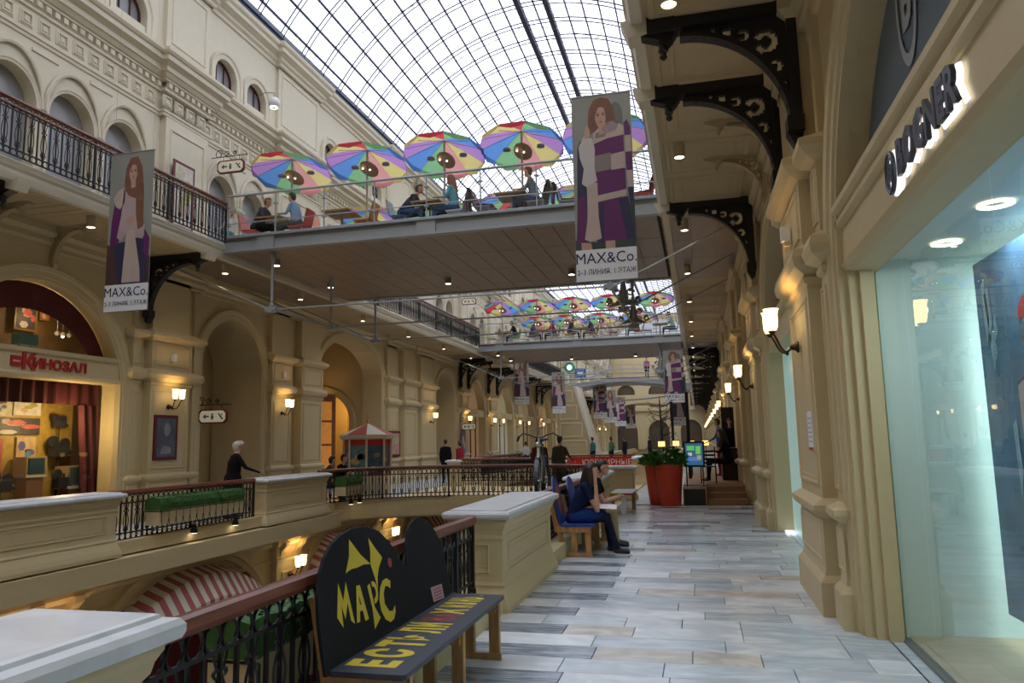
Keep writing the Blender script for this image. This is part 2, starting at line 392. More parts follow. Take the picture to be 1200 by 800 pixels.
    corn('entablature_cornice', [(0, 10.62), (.08, 10.64), (.08, 10.68), (.12, 10.70), (.18, 10.78), (.22, 10.80), (.22, 10.92), (.30, 10.98), (.36, 11.0), (.36, 11.12), (.40, 11.14), (.44, 11.2), (.44, 11.27), (.0, 11.34)])
    corn('top_cornice', [(0, 13.6), (.05, 13.63), (.05, 13.72), (.12, 13.78), (.12, 13.86), (.24, 13.94), (.28, 13.96), (.28, 14.08), (.34, 14.14), (.36, 14.2), (.36, 14.26), (0, 14.36)])
    corn('gallery_frieze', [(0, 5.62), (.04, 5.64), (.04, 5.72), (.10, 5.78), (.10, 5.88), (.18, 5.96), (.18, 6.1)], [(a, b, .12) for a, b, e in br], cream)
    # dentils and square frieze panels (the nearer ones singly, the rest as stuff)
    def sq(mb):
        frame_rect(mb, -.16, .16, 9.97, 10.29, [(0, 0), (.01, .02), (.03, .02), (.04, .045), (.06, .045), (.07, .005), (.1, .005), (.11, .03), (.14, .03)])
    far = MB(); far.tf = side; dn = MB(); dn.tf = side
    y = 5.0
    while y < 100:
        e = 0
        for a, b, q in br:
            if a-.02 < y < b+.02: e = .15
        if side.name == 'left' and y < 36:
            o = cached(('sq', side.name, e), 'frieze_panel', cream_up, (lambda mb, e=e: (setattr(mb, 'tf', lambda o, yy, z: side(o+e, yy, z)), sq(mb))), wall, y, side)
        else:
            far.tf = (lambda o, yy, z, e=e, y=y: side(o+e, yy+y, z)); frame_rect(far, -.16, .16, 9.97, 10.29, [(0, 0), (.03, .04), (.06, .04), (.07, .005)])
        for d in (0, .215):
            if y < 70: dn.box(e, e+.09, y+d-.06, y+d+.06, 10.48, 10.60)
        y += .43
    if far.v: tag(far.build('far_frieze_panels', cream_up, wall), kind='stuff')
    tag(dn.build('dentils', cream_up, wall), kind='stuff')
    # grey metal gutter under the roof
    g = MB(); g.tf = side
    g.rings([[(o, YA, z) for o, z in ((.05, 14.3), (-.22, 15.2), (-.5, 15.2))], [(o, YB, z) for o, z in ((.05, 14.3), (-.22, 15.2), (-.5, 15.2))]], False)
    g.box(-6.3, -.3, YA, YB, 14.95, 15.15)
    g.build('roof_gutter', fascia, wall)
    gs = MB(); gs.tf = side
    for z, o in ((14.55, -.02), (14.85, -.11)): gs.box(o-.02, o+.06, YA, YB, z, z+.04)
    gs.build('gutter_rib', roofsteel, wall)
    return wall
wl = build_side(LEFT); wr = build_side(RIGHT)
for nm, y in (('wall_back', YA), ('wall_end', YB)):
    mb = MB(); mb.box(-19, 8, y-.2, y, GZ, 20); structure(mb.build(nm, cream_w))

we = bpy.data.objects['wall_end']
mb = MB(); mb.tf = lambda o, y, z: (XE+y, YB-.25-o, z)
XE = -5.6
for c_ in (-4.6, 0, 4.6):
    arch_wall(mb, c_-2.3, c_+2.3, 0, 5.6, c_, 1.5, 2.6, 1.6, .3, .5)
    arch_ring(mb, arch_pts(c_, 1.5, 2.6, 1.6, 0), [(0, .3), (0, .38), (.3, .4), (.35, .3)])
mb.box(.3, .7, -6.9, 6.9, 5.6, 6.2)
for c_ in (-4.6, 0, 4.6): arch_wall(mb, c_-2.3, c_+2.3, 6.2, 10.5, c_, 1.3, 8.4, 1.1, .3, .5)
mb.build('end_arcade', cream, we, fix=False)
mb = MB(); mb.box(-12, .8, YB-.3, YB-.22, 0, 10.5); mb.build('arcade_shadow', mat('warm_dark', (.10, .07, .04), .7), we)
# ---- floors and galleries
def mxs(side, xr):                       # right-hand X mirrored for the left side
    return xr if side is RIGHT else -11.2-xr
def xbox(mb, side, x0, x1, *r):
    a, b = sorted((mxs(side, x0), mxs(side, x1))); mb.box(a, b, *r)
fl = MB()
for sd in (LEFT, RIGHT):
    xbox(fl, sd, -1.85, 7.3, YA, YB, -.35, -.02)
structure(fl.build('floor', joint_m))
# individual marble slabs of the right-hand walkway
SLAB = {}
def slab(wd, m):
    k = (wd, m.name)
    if k not in SLAB:
        mb = MB(); a, b = wd/2-.003, .345/2-.003
        mb.rings([[(-a, -b, -.02), (a, -b, -.02), (a, b, -.02), (-a, b, -.02)], [(-a, -b, -.003), (a, -b, -.003), (a, b, -.003), (-a, b, -.003)], [(-a+.004, -b+.004, 0), (a-.004, -b+.004, 0), (a-.004, b-.004, 0), (-a+.004, b-.004, 0)]], True, True)
        SLAB[k] = mb.mesh('floor_slab', m); fixn(SLAB[k])
    return SLAB[k]
floor = bpy.data.objects['floor']
rnd = random.Random(5)
row = 0; y = 3.1
while y < 19.0:
    x = -1.98; first = True
    while x < 1.33:
        if first: wd = rnd.choice([.5, .7, .9, 1.05]) if row % 2 else rnd.choice([.75, .95, 1.1])
        else: wd = rnd.choice([.5, .6, .75, .9, 1.05, 1.2])
        if x+wd > 1.15: wd = round(1.42-x, 2)
        r = rnd.random()
        if first and x < -1.9 and y > 4 and y < 12: m = m_dark if row % 2 == 0 else (m_white if r < .7 else m_grey)
        elif y > 12: m = m_grey if r < .5 else (m_dark if r < .68 else (m_tan if r < .74 else m_white))
        else: m = m_white if r < .58 else (m_grey if r < .92 else m_tan)
        link('floor_slab', slab(wd, m), floor, (x+wd/2, y+.1725, 0)); x += wd; first = False
    y += .345; row += 1
mb = MB()
mb.box(-1.95, 1.4, YA, 3.1, -.02, 0); mb.box(-1.95, 1.4, 19.0, YB, -.02, 0); mb.box(-12.6, -9.25, YA, YB, -.02, 0)
for s_ in (RIGHT, LEFT): xbox(mb, s_, 1.4, 7.3, YA, YB, -.02, 0)
mb.build('plain_paving', m_grey, floor)
# ground floor
structure(boxo('floor_ground', (-19, 8, YA, YB, GZ-.2, GZ), mat('ground_marble', (.42, .40, .38), .25, .25, 0, .8)))
# galleries of the upper floor (slab, fascia, mouldings, coffers)
for sd in (LEFT, RIGHT):
    mb = MB(); xbox(mb, sd, -.50, 7.3, YA, YB, 6.1, 6.38)
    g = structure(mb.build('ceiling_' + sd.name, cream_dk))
    ed = MB(); ed.tf = (lambda o, y, z, sd=sd: (mxs(sd, -.5-o), y, z))
    cornice(ed, YA, YB, [(-.16, 6.09), (-.14, 6.05), (-.02, 6.05), (.0, 6.1), (.02, 6.16), (.02, 6.22), (.06, 6.26), (.06, 6.36), (.0, 6.4), (-.2, 6.42)])
    ed.build('gallery_edge', cream_up, g)
    def coffer(mb, sd=sd):
        mb.tf = lambda x, y, z: (mxs(sd, x), y, z)
        for (xa, xb, ya, yb) in ((-.3, 1.0, .12, 1.5),):
            mb.rings([[(xa+i, ya+i, z), (xb-i, ya+i, z), (xb-i, yb-i, z), (xa+i, yb-i, z)] for i, z in ((0, 6.1), (.01, 6.082), (.03, 6.075), (.07, 6.075), (.09, 6.094), (.2, 6.094), (.21, 6.086), (.24, 6.086), (.25, 6.097))], True)
            mb.quad((xa+.25, ya+.25, 6.097), (xb-.25, ya+.25, 6.097), (xb-.25, yb-.25, 6.097), (xa+.25, yb-.25, 6.097))
    key = ('coffer', sd.name); y = -2.0
    while y < 60:
        if key not in CACHE:
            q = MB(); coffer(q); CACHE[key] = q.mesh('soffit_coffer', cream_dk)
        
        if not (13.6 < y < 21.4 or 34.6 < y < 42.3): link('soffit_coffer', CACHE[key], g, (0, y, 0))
        y += 1.62
    # small lit corbels under the edge
    cb = MB(); cb.tf = ed.tf; cb.prism([(.1, -.12, 6.1), (.02, -.12, 5.9), (-.25, -.12, 5.96), (-.3, -.12, 6.1)], (0, .24, 0))
    me = cb.mesh('edge_corbel', cream_up); fixn(me)
    BR = [.3, 2.2, 7.68, 9.27, 14.15, 38.2, 39.6] + [43.7+7*k+d for k in range(9) for d in (0, 2.0)]
    if sd is LEFT: BR = [.3, 2.2, 7.68, 9.55, 14.55] + BR[5:]
    for y in BR: link('edge_corbel', me, g, (0, y, 0))
# walls of the ground floor, set forward under the walkways
def ground_side(W, sg, name):
    S = Side(W, sg, name)
    mb = MB(); mb.tf = S
    arches = [(4.6, 2.2), (12.45, 2.3), (18.1, 1.45), (25.5, 2.5), (33, 2.3), (41, 2.3), (48, 2.2), (55, 2.2), (62, 2.2), (69, 2.2), (76, 2.2), (83, 2.2), (90, 2.2)]
    ys = [YA] + [(a[0]+a[1]+b[0]-b[1])/2 for a, b in zip(arches, arches[1:])] + [100]
    for (c, h), a, b in zip(arches, ys, ys[1:]): arch_wall(mb, a, b, GZ, -.3, c, h, -1.9, 1.45, 0, .6, 20)
    mb.quad((0, 100, GZ), (0, YB, GZ), (0, YB, -.3), (0, 100, -.3))
    w = structure(mb.build('wall_' + name, cream_w))
    for c, h in arches[:9]:
        q = MB(); q.tf = S; arch_ring(q, arch_pts(c, h, -1.9, 1.45, GZ, 22), [(0, 0), (0, .05), (.1, .06), (.12, .1), (.22, .1), (.24, 0)]); q.build('ground_archivolt', cream, w)
    piers = [(a[0]+a[1]+.25, b[0]-b[1]-.25) for a, b in zip(arches, arches[1:])]
    q = MB(); q.tf = S
    cornice(q, YA, YB, [(0, -.95), (.05, -.93), (.05, -.86), (.02, -.84), (.0, -.6), (.06, -.58), (.12, -.5), (.12, -.42), (.22, -.36), (.26, -.30), (.30, -.28), (.30, -.16), (.34, -.10), (.34, -.02), (.12, .04), (.12, .0)], [(a+.15, b-.15, .14) for a, b in piers[:3]])
    q.build('ledge_cornice', cream, w)
    cons = MB(); cons.tf = S
    cons.prism([(0, -.09, -.92), (.16, -.09, -.92), (.17, -.09, -.82), (.20, -.09, -.7), (.30, -.09, -.6), (.32, -.09, -.5), (0, -.09, -.5)], (0, .18, 0))
    cm = cons.mesh('console', cream); fixn(cm)
    for a, b in piers[:6]:
        n = max(2, int((b-a)/.62))
        for i in range(n): link('console', cm, w, (0, a+(i+.5)*(b-a)/n, 0))
        q = MB(); q.tf = S
        wrap(q, a+.2, b-.2, [(.12, GZ), (.12, -.95)]); frame_rect(q, a+.4, b-.4, -3.6, -1.15, [(0, .12), (.02, .145), (.05, .145), (.07, .10)]); q.build('ground_pilaster', cream, w)
    # striped awnings
    for i, (c, h) in enumerate(arches[:6]):
        if name == 'ground_right' : break
        aw = thing('awning', 'x', 'awning', S(0, c, 0))
        LB = {0: 'red and white striped awning under the lower arch at the near left', 1: 'red and white striped awning under the lower arch below the first planter', 2: 'small red and white striped awning below the second marble cap on the left', 3: 'red and white striped awning glimpsed beyond the black bench back',
              4: 'distant red and white striped awning past the low crossing bridge', 5: 'farthest red and white striped awning at the lower level'}
        tag(aw, LB[i], 'awning', 'striped awnings on the ground floor')
        ns = 36
        for k in range(ns):
            q = MB(); t0, t1 = -h+2*h*k/ns, -h+2*h*(k+1)/ns
            def zt(t): return -1.9+1.42*math.sqrt(max(0.02, 1-(t/h)**2))
            def front(t): return (1.05, -2.25)
            pts = []
            for t in (t0, t1):
                pts.append([S(-.3, c+t, zt(t)+.02), S(.35, c+t, zt(t)-.22), S(.62, c+t, zt(t)-.62), S(.64, c+t, zt(t)-.85)])
            q.rings([[(p[0]-S(0, 0, 0)[0], p[1]-c, p[2]) for p in pts[0]], [(p[0]-S(0, 0, 0)[0], p[1]-c, p[2]) for p in pts[1]]], False)
            q.build('awning_stripe', mat('awning_red', (.40, .12, .12), .7) if k % 2 == 0 else mat('awning_cream', (.68, .62, .52), .7), aw)
    return w
ground_side(-9.35, 1, 'ground_left'); ground_side(-1.85, -1, 'ground_right')
# dark red shopfront deep under the first awnings
mb = MB(); mb.box(-10.6, -10.4, YA, 60, GZ, -.4); structure(mb.build('wall_ground_shopfronts', mat('maroon_shopfront', (.16, .012, .012), .5, .2)))

# ---------------------------------------------------------------- glazed vault
R_, ZC, XC = 8.42, 10.78, -5.6
def vp(a, r=R_): return (XC+r*math.sin(a), ZC+r*math.cos(a))
AM = math.asin(7.35/8.42)
angs = [0.0]
d0 = .56/R_
stepn = 12; st = (AM-d0)/stepn
half = [d0+st*i for i in range(stepn+1)]
angs = [-a for a in reversed(half)] + [0.0] + half
RIBS = 1.35
ceil = structure(boxo('ceiling', (-13.3, -12.95, YA, YB, 14.85, 15.1), fascia))
rb = MB()
for rad, t in ((R_-.02, .03), (R_-.19, .026)):
    rb.tube([(vp(a, rad)[0], 0, vp(a, rad)[1]) for a in [-AM+2*AM*i/40 for i in range(41)]], t, 4)
for i in range(1, 27):
    a = -AM+2*AM*i/27; p, q = vp(a, R_-.02), vp(a, R_-.19); rb.tube([(p[0], 0, p[1]), (q[0], 0, q[1])], .01, 4)
ribm = rb.mesh('roof_rib', roofsteel)
n = 0; y = YA+.2
while y < YB:
    link('roof_rib', ribm, ceil, (0, y, 0)); y += RIBS; n += 1
NR = n
tb = MB(); tb.tube([(vp(a, R_)[0], 0, vp(a, R_)[1]) for a in [-AM+2*AM*i/30 for i in range(31)]], .012, 4)
gbm = tb.mesh('glazing_bar', roofsteel)
for i in range(NR-1): link('glazing_bar', gbm, ceil, (0, YA+.2+RIBS*(i+.5), 0))
for a in angs:
    q = MB(); x, z = vp(a, R_); t = .027 if abs(abs(a)-d0) > 1e-6 else .075
    q.box(x-t, x+t, YA, YB, z-t*1.6-.02, z+.01); q.build('purlin', roofsteel, ceil)
# catwalk on the spine between its two beams
q = MB()
for s_ in (-1, 1):
    x = XC+s_*.56; z = vp(d0)[1]
    q.box(x-.10, x+.10, YA, YB, z-.34, z-.28)
    for i in range(160): q.box(x-.09, x+.09, YA+i*.7, YA+i*.7+.05, z-.3, z)
q.build('spine_catwalk', roofsteel, ceil)
# glass panes: the nearest 300 singly, the others joined
def pane_quads(mb, a0, a1, y0, y1):
    p, q = vp(a0, R_+.01), vp(a1, R_+.01); e = .008
    mb.quad((p[0], y0+e, p[1]), (q[0], y0+e, q[1]), (q[0], y1-e, q[1]), (p[0], y1-e, p[1]))
rest = MB(); cnt = 0
pmesh = {}
for i in range(2*(NR-1)):
    y0 = YA+.2+RIBS*i/2
    for k in range(len(angs)-1):
        near = 15.5 < y0 < 24.5 and k < 26 and cnt < 300 and not (angs[k] > AM*.8)
        if near:
            if k not in pmesh:
                m_ = MB(); pane_quads(m_, angs[k], angs[k+1], 0, RIBS/2); pmesh[k] = m_.mesh('glass_pane', paneglass)
            link('glass_pane', pmesh[k], ceil, (0, y0, 0)); cnt += 1
        else: pane_quads(rest, angs[k], angs[k+1], y0, y0+RIBS/2)
tag(rest.build('far_glass_panes', paneglass, ceil, fix=False), kind='stuff')
# end of the vault: semicircular wall
e = MB(); e.prism([(XC+8.5*math.sin(a), YB-.4, ZC+8.5*math.cos(a)) for a in [-AM-.1+(2*AM+.2)*i/20 for i in range(21)]], (0, .2, 0)); e.build('vault_end', mat('pale_end', (.6, .62, .66), .6), ceil)
# diagonal tie rods of the vault
q = MB()
for i in range(0, 30, 3):
    y = 6+RIBS*i
    q.tube([(XC-7.2, y, 15.0), (XC+.0, y, 17.6), (XC+7.2, y, 15.0)], .012, 4)
q.build('tie_wire', roofsteel, ceil)

# ---------------------------------------------------------------- brackets under the upper galleries
def bracket_mesh(sd):
    mb = MB(); mb.tf = lambda o, y, z: (mxs(sd, 1.3-o), y, z)
    t = .075
    mb.box(.12, 1.55, -t-.03, t+.03, 5.96, 6.09); mb.box(1.45, 1.82, -t, t, 5.97, 6.06); mb.box(1.32, 1.62, -t-.05, t+.05, 5.93, 6.10)
    mb.prism([(1.30, -t, 5.96), (1.36, -t, 5.86), (1.42, -t, 5.80), (1.50, -t, 5.86), (1.66, -t, 5.92), (1.80, -t, 5.97)], (0, 2*t, 0))
    mb.lathe([(.02, -.2), (.045, -.17), (.03, -.13), (.055, -.1), (.05, -.04), (.06, 0)], (1.46, 0, 5.86), 8)
    mb.box(.12, .22, -t-.01, t+.01, 4.66, 6.0);  mb.box(.11, .27, -t-.03, t+.03, 4.68, 4.84); mb.prism([(.12, -t, 4.68), (.28, -t, 4.68), (.2, -t, 4.52), (.14, -t, 4.56)], (0, 2*t, 0))
    def arc(t): return (1.28-1.05*math.cos(t), 4.74+1.12*math.sin(t))
    N = 16
    for i in range(N):
        t0, t1 = PI/2*i/N, PI/2*(i+1)/N; p, q = arc(t0), arc(t1); k0, k1 = .055, .055
        mb.prism([(p[0], -t, p[1]), (q[0], -t, q[1]), (q[0]-k1*math.cos(t1), -t, q[1]+k1*math.sin(t1)), (p[0]-k0*math.cos(t0), -t, p[1]+k0*math.sin(t0))], (0, 2*t, 0))
    c = .02; holes = [(.42, 5.70, .13, .055), (.64, 5.80, .07, .02), (.80, 5.86, .05, .0), (.34, 5.42, .075, .03), (.29, 5.22, .05, .0), (.50, 5.56, .045, 0), (.27, 5.05, .03, 0), (.94, 5.90, .03, 0)]
    x = .2
    while x < 1.25:
        z = 4.8; run = None
        while z < 5.97:
            xc, zc = x+c/2, z+c/2; dx, dz = (1.28-xc)/1.05, (zc-4.74)/1.12
            ins = dx*dx+dz*dz > 1.0 or dz < 0
            for hx, hz, R1, R0 in holes:
                d = math.hypot(xc-hx, zc-hz); an = math.atan2(zc-hz, xc-hx)
                if R0 <= d < R1 and not (R0 > 0 and -.4 < an < .35): ins = False
            if ins and run is None: run = z
            if (not ins or z+c >= 5.97) and run is not None:
                mb.box(x, x+c, -.03, .03, run, z if not ins else z+c); run = None
            z += c
        x += c
    me = mb.mesh('iron_bracket', brk_iron); fixn(me); return me
GRP = {}
for sd, side in ((RIGHT, 'right'), (LEFT, 'left')):
    bm_ = bracket_mesh(sd)
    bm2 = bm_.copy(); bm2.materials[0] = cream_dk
    
    for y in (10.5, 11.95):
        pb = link('plaster_bracket', bm2, bpy.data.objects['ceiling_'+side], (mxs(sd, 1.3)*.45, y, 2.77)); pb.scale = (.55, .7, .55)
    BRs = [.3, 2.2, 7.68, 9.27, 14.15] if sd is RIGHT else [.3, 2.2, 7.68, 9.55, 14.55]
    for i, y in enumerate(BRs+BR[5:]):
        if side == 'left' and (14.6 < y < 21.4) and False: continue
        o = link('iron_bracket', bm_, None, (0, y, 0))
        if side == 'right':
            lb = {.3: 'black iron scroll bracket overhead behind the first shop window', 2.2: 'black iron scroll bracket above the near shop sign', 7.68: 'largest black pierced iron bracket at the top, nearest under the right gallery', 9.27: 'second black pierced iron bracket from the top under the right gallery', 14.15: 'third black pierced iron bracket, just before the first bridge on the right'}.get(y, 'black iron bracket, %s in the dark far row under the right gallery' % ORD[max(0, i-5)])
        else:
            lb = {9.55: 'black iron bracket cut by the left edge of the picture under the left gallery', 14.55: 'tall black iron bracket under the left gallery where the first bridge meets it', .3: 'black iron bracket on the left side behind the view', 2.2: 'black iron bracket on the left side level with the viewer', 7.68: 'black iron bracket on the left just out of view'}.get(y, 'black iron bracket, %s in the far row under the left gallery' % ORD[max(0, i-5)])
        tag(o, lb, 'bracket', 'iron brackets under the %s gallery' % side)
# ================================================================ RAILINGS, PEDESTALS
def scroll_panel(H, w=.5, r=.0105, name='scroll_panel'):
    """one cast-iron railing bay: rings top and bottom, mirrored scrolls and a lance between, in the local X-Z plane"""
    key = ('sp', H, w, r)
    if key in CACHE: return CACHE[key]
    mb = MB(); c = w/8; t = c*2.0
    def ring(cx, cz, rx, rz, n=10):
        mb.tube([(cx+rx*math.cos(2*PI*k/n), 0, cz+rz*math.sin(2*PI*k/n)) for k in range(n)], r, 4, False, True)
    for k in range(4):
        ring(c*(2*k+1), H-t/2, c-.004, t/2); ring(c*(2*k+1), t*.42, c-.004, t*.42)
    mb.box(0, w, -r, r, H-t-r, H-t+r); mb.box(0, w, -r, r, t*.84-r, t*.84+r); mb.box(0, w, -r, r, -r, r)
    z0, z1 = t*.84, H-t; h = z1-z0
    for x in (0, w/2): mb.box(x-r, x+r, -r, r, z0, z1)
    for q in (0, w/2):
        cx = q+w/4
        mb.box(cx-r*.8, cx+r*.8, -r, r, z0, z1)
        for sg in (-1, 1):
            P = []
            for k in range(13):
                u = k/12; P.append((cx+sg*(w*.035+w*.075*math.sin(PI*u)), 0, z0+h*(.08+.62*u)))
            for k in range(1, 9):
                a = k*.62; rr = w*.065*(1-k/11); P.append((cx+sg*(w*.035+rr*math.sin(a)*1.2), 0, z0+h*.70+rr*(1-math.cos(a))*1.0))
            mb.tube(P, r*.85, 4)
            a2 = [(cx+sg*w*.10*math.sin(PI*k/6)*1.0, 0, z0+h*(.02+.22*k/6)) for k in range(7)]; mb.tube(a2, r*.8, 4)
            mb.tube([(cx+sg*(w*.02+w*.085*(k/5)), 0, z1-h*.22*(1-(k/5)**2)-.004) for k in range(6)], r*.8, 4)
        mb.ball((cx, 0, z0+h*.52), (.016, .012, .02), 6, 4)
    me = mb.mesh(name, iron); CACHE[key] = me; return me
def railing(label, path, z0, H, group, double=False, pw=.5, cat='railing', wood_=True, post_every=4):
    """path: list of (x, y); panels follow it"""
    root = thing('railing', label, cat, (path[0][0], path[0][1], z0), 0, group); ox, oy = path[0]
    pts = [Vector((x-ox, y-oy, 0)) for x, y in path]
    for zt, (hw, hh) in (((H+.045, (.05, .045)),) if not double else ((H+.05, (.045, .035)), (H-.06, (.03, .022)))):
        mb = MB(); R = []
        for i, p in enumerate(pts):
            t = (pts[min(i+1, len(pts)-1)]-pts[max(i-1, 0)]).normalized(); nrm = Vector((t.y, -t.x, 0))
            R.append([tuple(p+nrm*a+Vector((0, 0, zt+b))) for a, b in ((-hw, -hh*.3), (-hw*.8, hh*.7), (-hw*.3, hh), (hw*.3, hh), (hw*.8, hh*.7), (hw, -hh*.3), (hw*.6, -hh), (-hw*.6, -hh))])
        mb.rings(R, True, True); mb.build('handrail', redwood, root)
    acc = 0; k = 0; pm = CACHE.get(('post', H))
    if not pm:
        q = MB(); q.box(-.02, .02, -.02, .02, -.02, H); q.lathe([(.035, 0), (.035, .04), (.022, .06)], (0, 0, 0), 8); pm = q.mesh('rail_post', iron); CACHE[('post', H)] = pm
    for a, b in zip(pts, pts[1:]):
        L = (b-a).length; n = max(1, round(L/pw)); t = (b-a)/L; ang = math.atan2(t.y, t.x)
        for i in range(n):
            o = link('scroll_panel', scroll_panel(H, pw), root, tuple(a+t*(L*i/n)), ang); o.scale = (L/n/pw, 1, 1)
            if k % post_every == 0: link('rail_post', pm, root, tuple(a+t*(L*i/n)), ang)
            k += 1
    link('rail_post', pm, root, tuple(pts[-1]), 0)
    return root
railing('black iron railing with red-brown handrail between the near marble cap and the next pedestal', [(-2.2, 2.52), (-2.2, 7.12)], .2, .645, 'walkway railings')
railing('black iron railing with red-brown handrail behind the seated pair and their bench', [(-2.2, 9.85), (-2.2, 13.95)], .2, .645, 'walkway railings')
railing('black iron railing across the atrium carrying a green hedge planter, nearest on the left', [(-9.05, 10.02), (-9.05, 13.95)], .2, .70, 'walkway railings')
cl = [(-9.1, 16.8), (-9.05, 17.5), (-8.8, 18.2), (-8.3, 18.8), (-7.6, 19.25), (-6.7, 19.6), (-5.6, 19.7)]
railing('curved iron railing sweeping from the left walkway onto the low crossing', cl, .2, .74, 'walkway railings')
railing('curved iron railing sweeping from the low crossing to the right walkway behind the red planter', [(-11.2-x, y) for x, y in reversed(cl)], .2, .74, 'walkway railings')
railing('far iron railing on the right walkway beyond the low crossing', [(-2.1, 30.0), (-2.1, 41.0)], .2, .74, 'walkway railings')
railing('far iron railing on the left walkway beyond the low crossing', [(-9.1, 30.0), (-9.1, 41.0)], .2, .74, 'walkway railings')
railing('upper left gallery railing of black scrolls with double red handrail before the first bridge', [(-10.55, 5.0), (-10.55, 14.85)], 6.4, .88, 'upper gallery railings', True)
railing('upper left gallery railing seen under the first bridge, between the two bridges', [(-10.55, 21.5), (-10.55, 35.8)], 6.4, .88, 'upper gallery railings', True)
railing('small far upper left gallery railing beyond the second bridge', [(-10.55, 42.5), (-10.55, 59.0)], 6.4, .88, 'upper gallery railings', True)
# kerbs below the rails
for sd in (RIGHT, LEFT):
    k = MB(); 
    for a, b in ((-6, 17.2), (28, 110)): xbox(k, sd, -2.32, -1.92, a, b, 0, .2); xbox(k, sd, -2.5, -1.84, a, b, -.35, -.03)
    k.build('rail_kerb', cream, floor)
# low crossing deck with flared corners
D = cl[:]; D = [(-9.35, 16.4)] + [(x-.12, y+.1) for x, y in cl[:-1]] + [(-5.6, 19.6)]
mirr = [(-11.2-x, y) for x, y in reversed(D[:-1])]
front = D+mirr
back = [(x, 46.6-y) for x, y in reversed(front)]
mb = MB(); mb.prism([(x, y, -.35) for x, y in front+back], (0, 0, .349)); structure(mb.build('floor_crossing', cream_w))
k = MB(); R = []
for i, (x, y) in enumerate(front): R.append([(x, y-.1, -.3), (x, y-.1, .0), (x, y-.08, .2), (x, y+.2, .2), (x, y+.2, 0)])
k.rings(R, False); k.build('crossing_kerb', cream, floor)

PED = [(.05, 0), (.05, .05), (.03, .12), (.005, .18), (-.01, .22), (-.005, .25), (-.02, .28), (-.025, .33), (-.025, .67), (-.012, .69), (-.012, .715), (-.022, .73), (-.018, .77), (.0, .79), (.01, .83), (.03, .86), (.03, .89)]
def pedestal(x0, x1, y0, y1, label, group='pedestals with marble caps'):
    cx, cy = (x0+x1)/2, (y0+y1)/2; a, b = (x1-x0)/2, (y1-y0)/2
    root = thing('rail_pedestal', label, 'pedestal', (cx, cy, 0), 0, group)
    mb = MB(); a2, b2 = a-.05, b-.05
    rect_sweep(mb, -a2, a2, -b2, b2, PED)
    for sg in (-1, 1):
        mb.tf = (lambda o, y, z, sg=sg: (sg*(a2-.025+o), y, z))
        if b > .6: frame_rect(mb, -b2+.22, b2-.22, .36, .64, [(0, 0), (.01, .012), (.02, -.012), (.05, -.012), (.06, .006), (.07, -.008)])
        mb.tf = (lambda o, y, z, sg=sg: (y, sg*(b2-.025+o), z))
        frame_rect(mb, -a2+.16, a2-.16, .36, .64, [(0, 0), (.01, .012), (.02, -.012), (.05, -.012), (.06, .006), (.07, -.008)])
    mb.tf = None; mb.build('pedestal_body', cream, root)
    c = MB(); rect_sweep(c, -a, a, -b, b, [(-.03, .885), (.02, .89), (.03, .91), (.03, .935), (.015, .955), (-.03, .962), (-.035, .975), (-.05, .98)])
    c.build('marble_cap', cap_m, root)
    return root
pedestal(-2.50, -1.88, -.6, 2.42, 'white marble capped wall end in the bottom left corner, nearest the viewer').scale = (1, 1, 1.085)
pedestal(-2.50, -1.86, 7.2, 9.8, 'cream panelled pedestal with marble cap right behind the black painted bench')
pedestal(-2.50, -1.86, 14.0, 16.6, 'cream pedestal with marble cap just behind the seated pair')
pedestal(-3.16, -1.72, 20.5, 21.3, 'wide cream panelled pedestal facing the walkway beside the red planter').scale = (1, 1, .93)
pedestal(-9.34, -8.75, 6.6, 10.0, 'long cream panelled pedestal with marble cap at the left edge')
pedestal(-9.34, -8.75, 14.0, 16.75, 'cream pedestal with marble cap by the white-haired man')
pedestal(-2.50, -1.86, 27.5, 30.0, 'far pedestal on the right side beyond the low crossing', None)
pedestal(-9.34, -8.75, 27.0, 30.0, 'far pedestal on the left side beyond the low crossing', None)
pedestal(-9.34, -8.75, 41.0, 44.0, 'farthest small pedestal on the left side', None)
# small round balustrade post with cap by the kiosk
t = thing('newel_post', 'short cream banded post with marble cap below the octagonal kiosk', 'post', (-8.9, 18.55, 0))
MB().lathe([(.22, 0), (.22, .2), (.16, .26), (.19, .32), (.15, .38), (.19, .46), (.15, .52), (.19, .6), (.15, .66), (.2, .74), (.17, .8), (.24, .87)], n=12).build('post_shaft', cream, t)
MB().lathe([(.27, .87), (.29, .9), (.29, .93), (.26, .96)], n=12).build('marble_cap', cap_m, t)

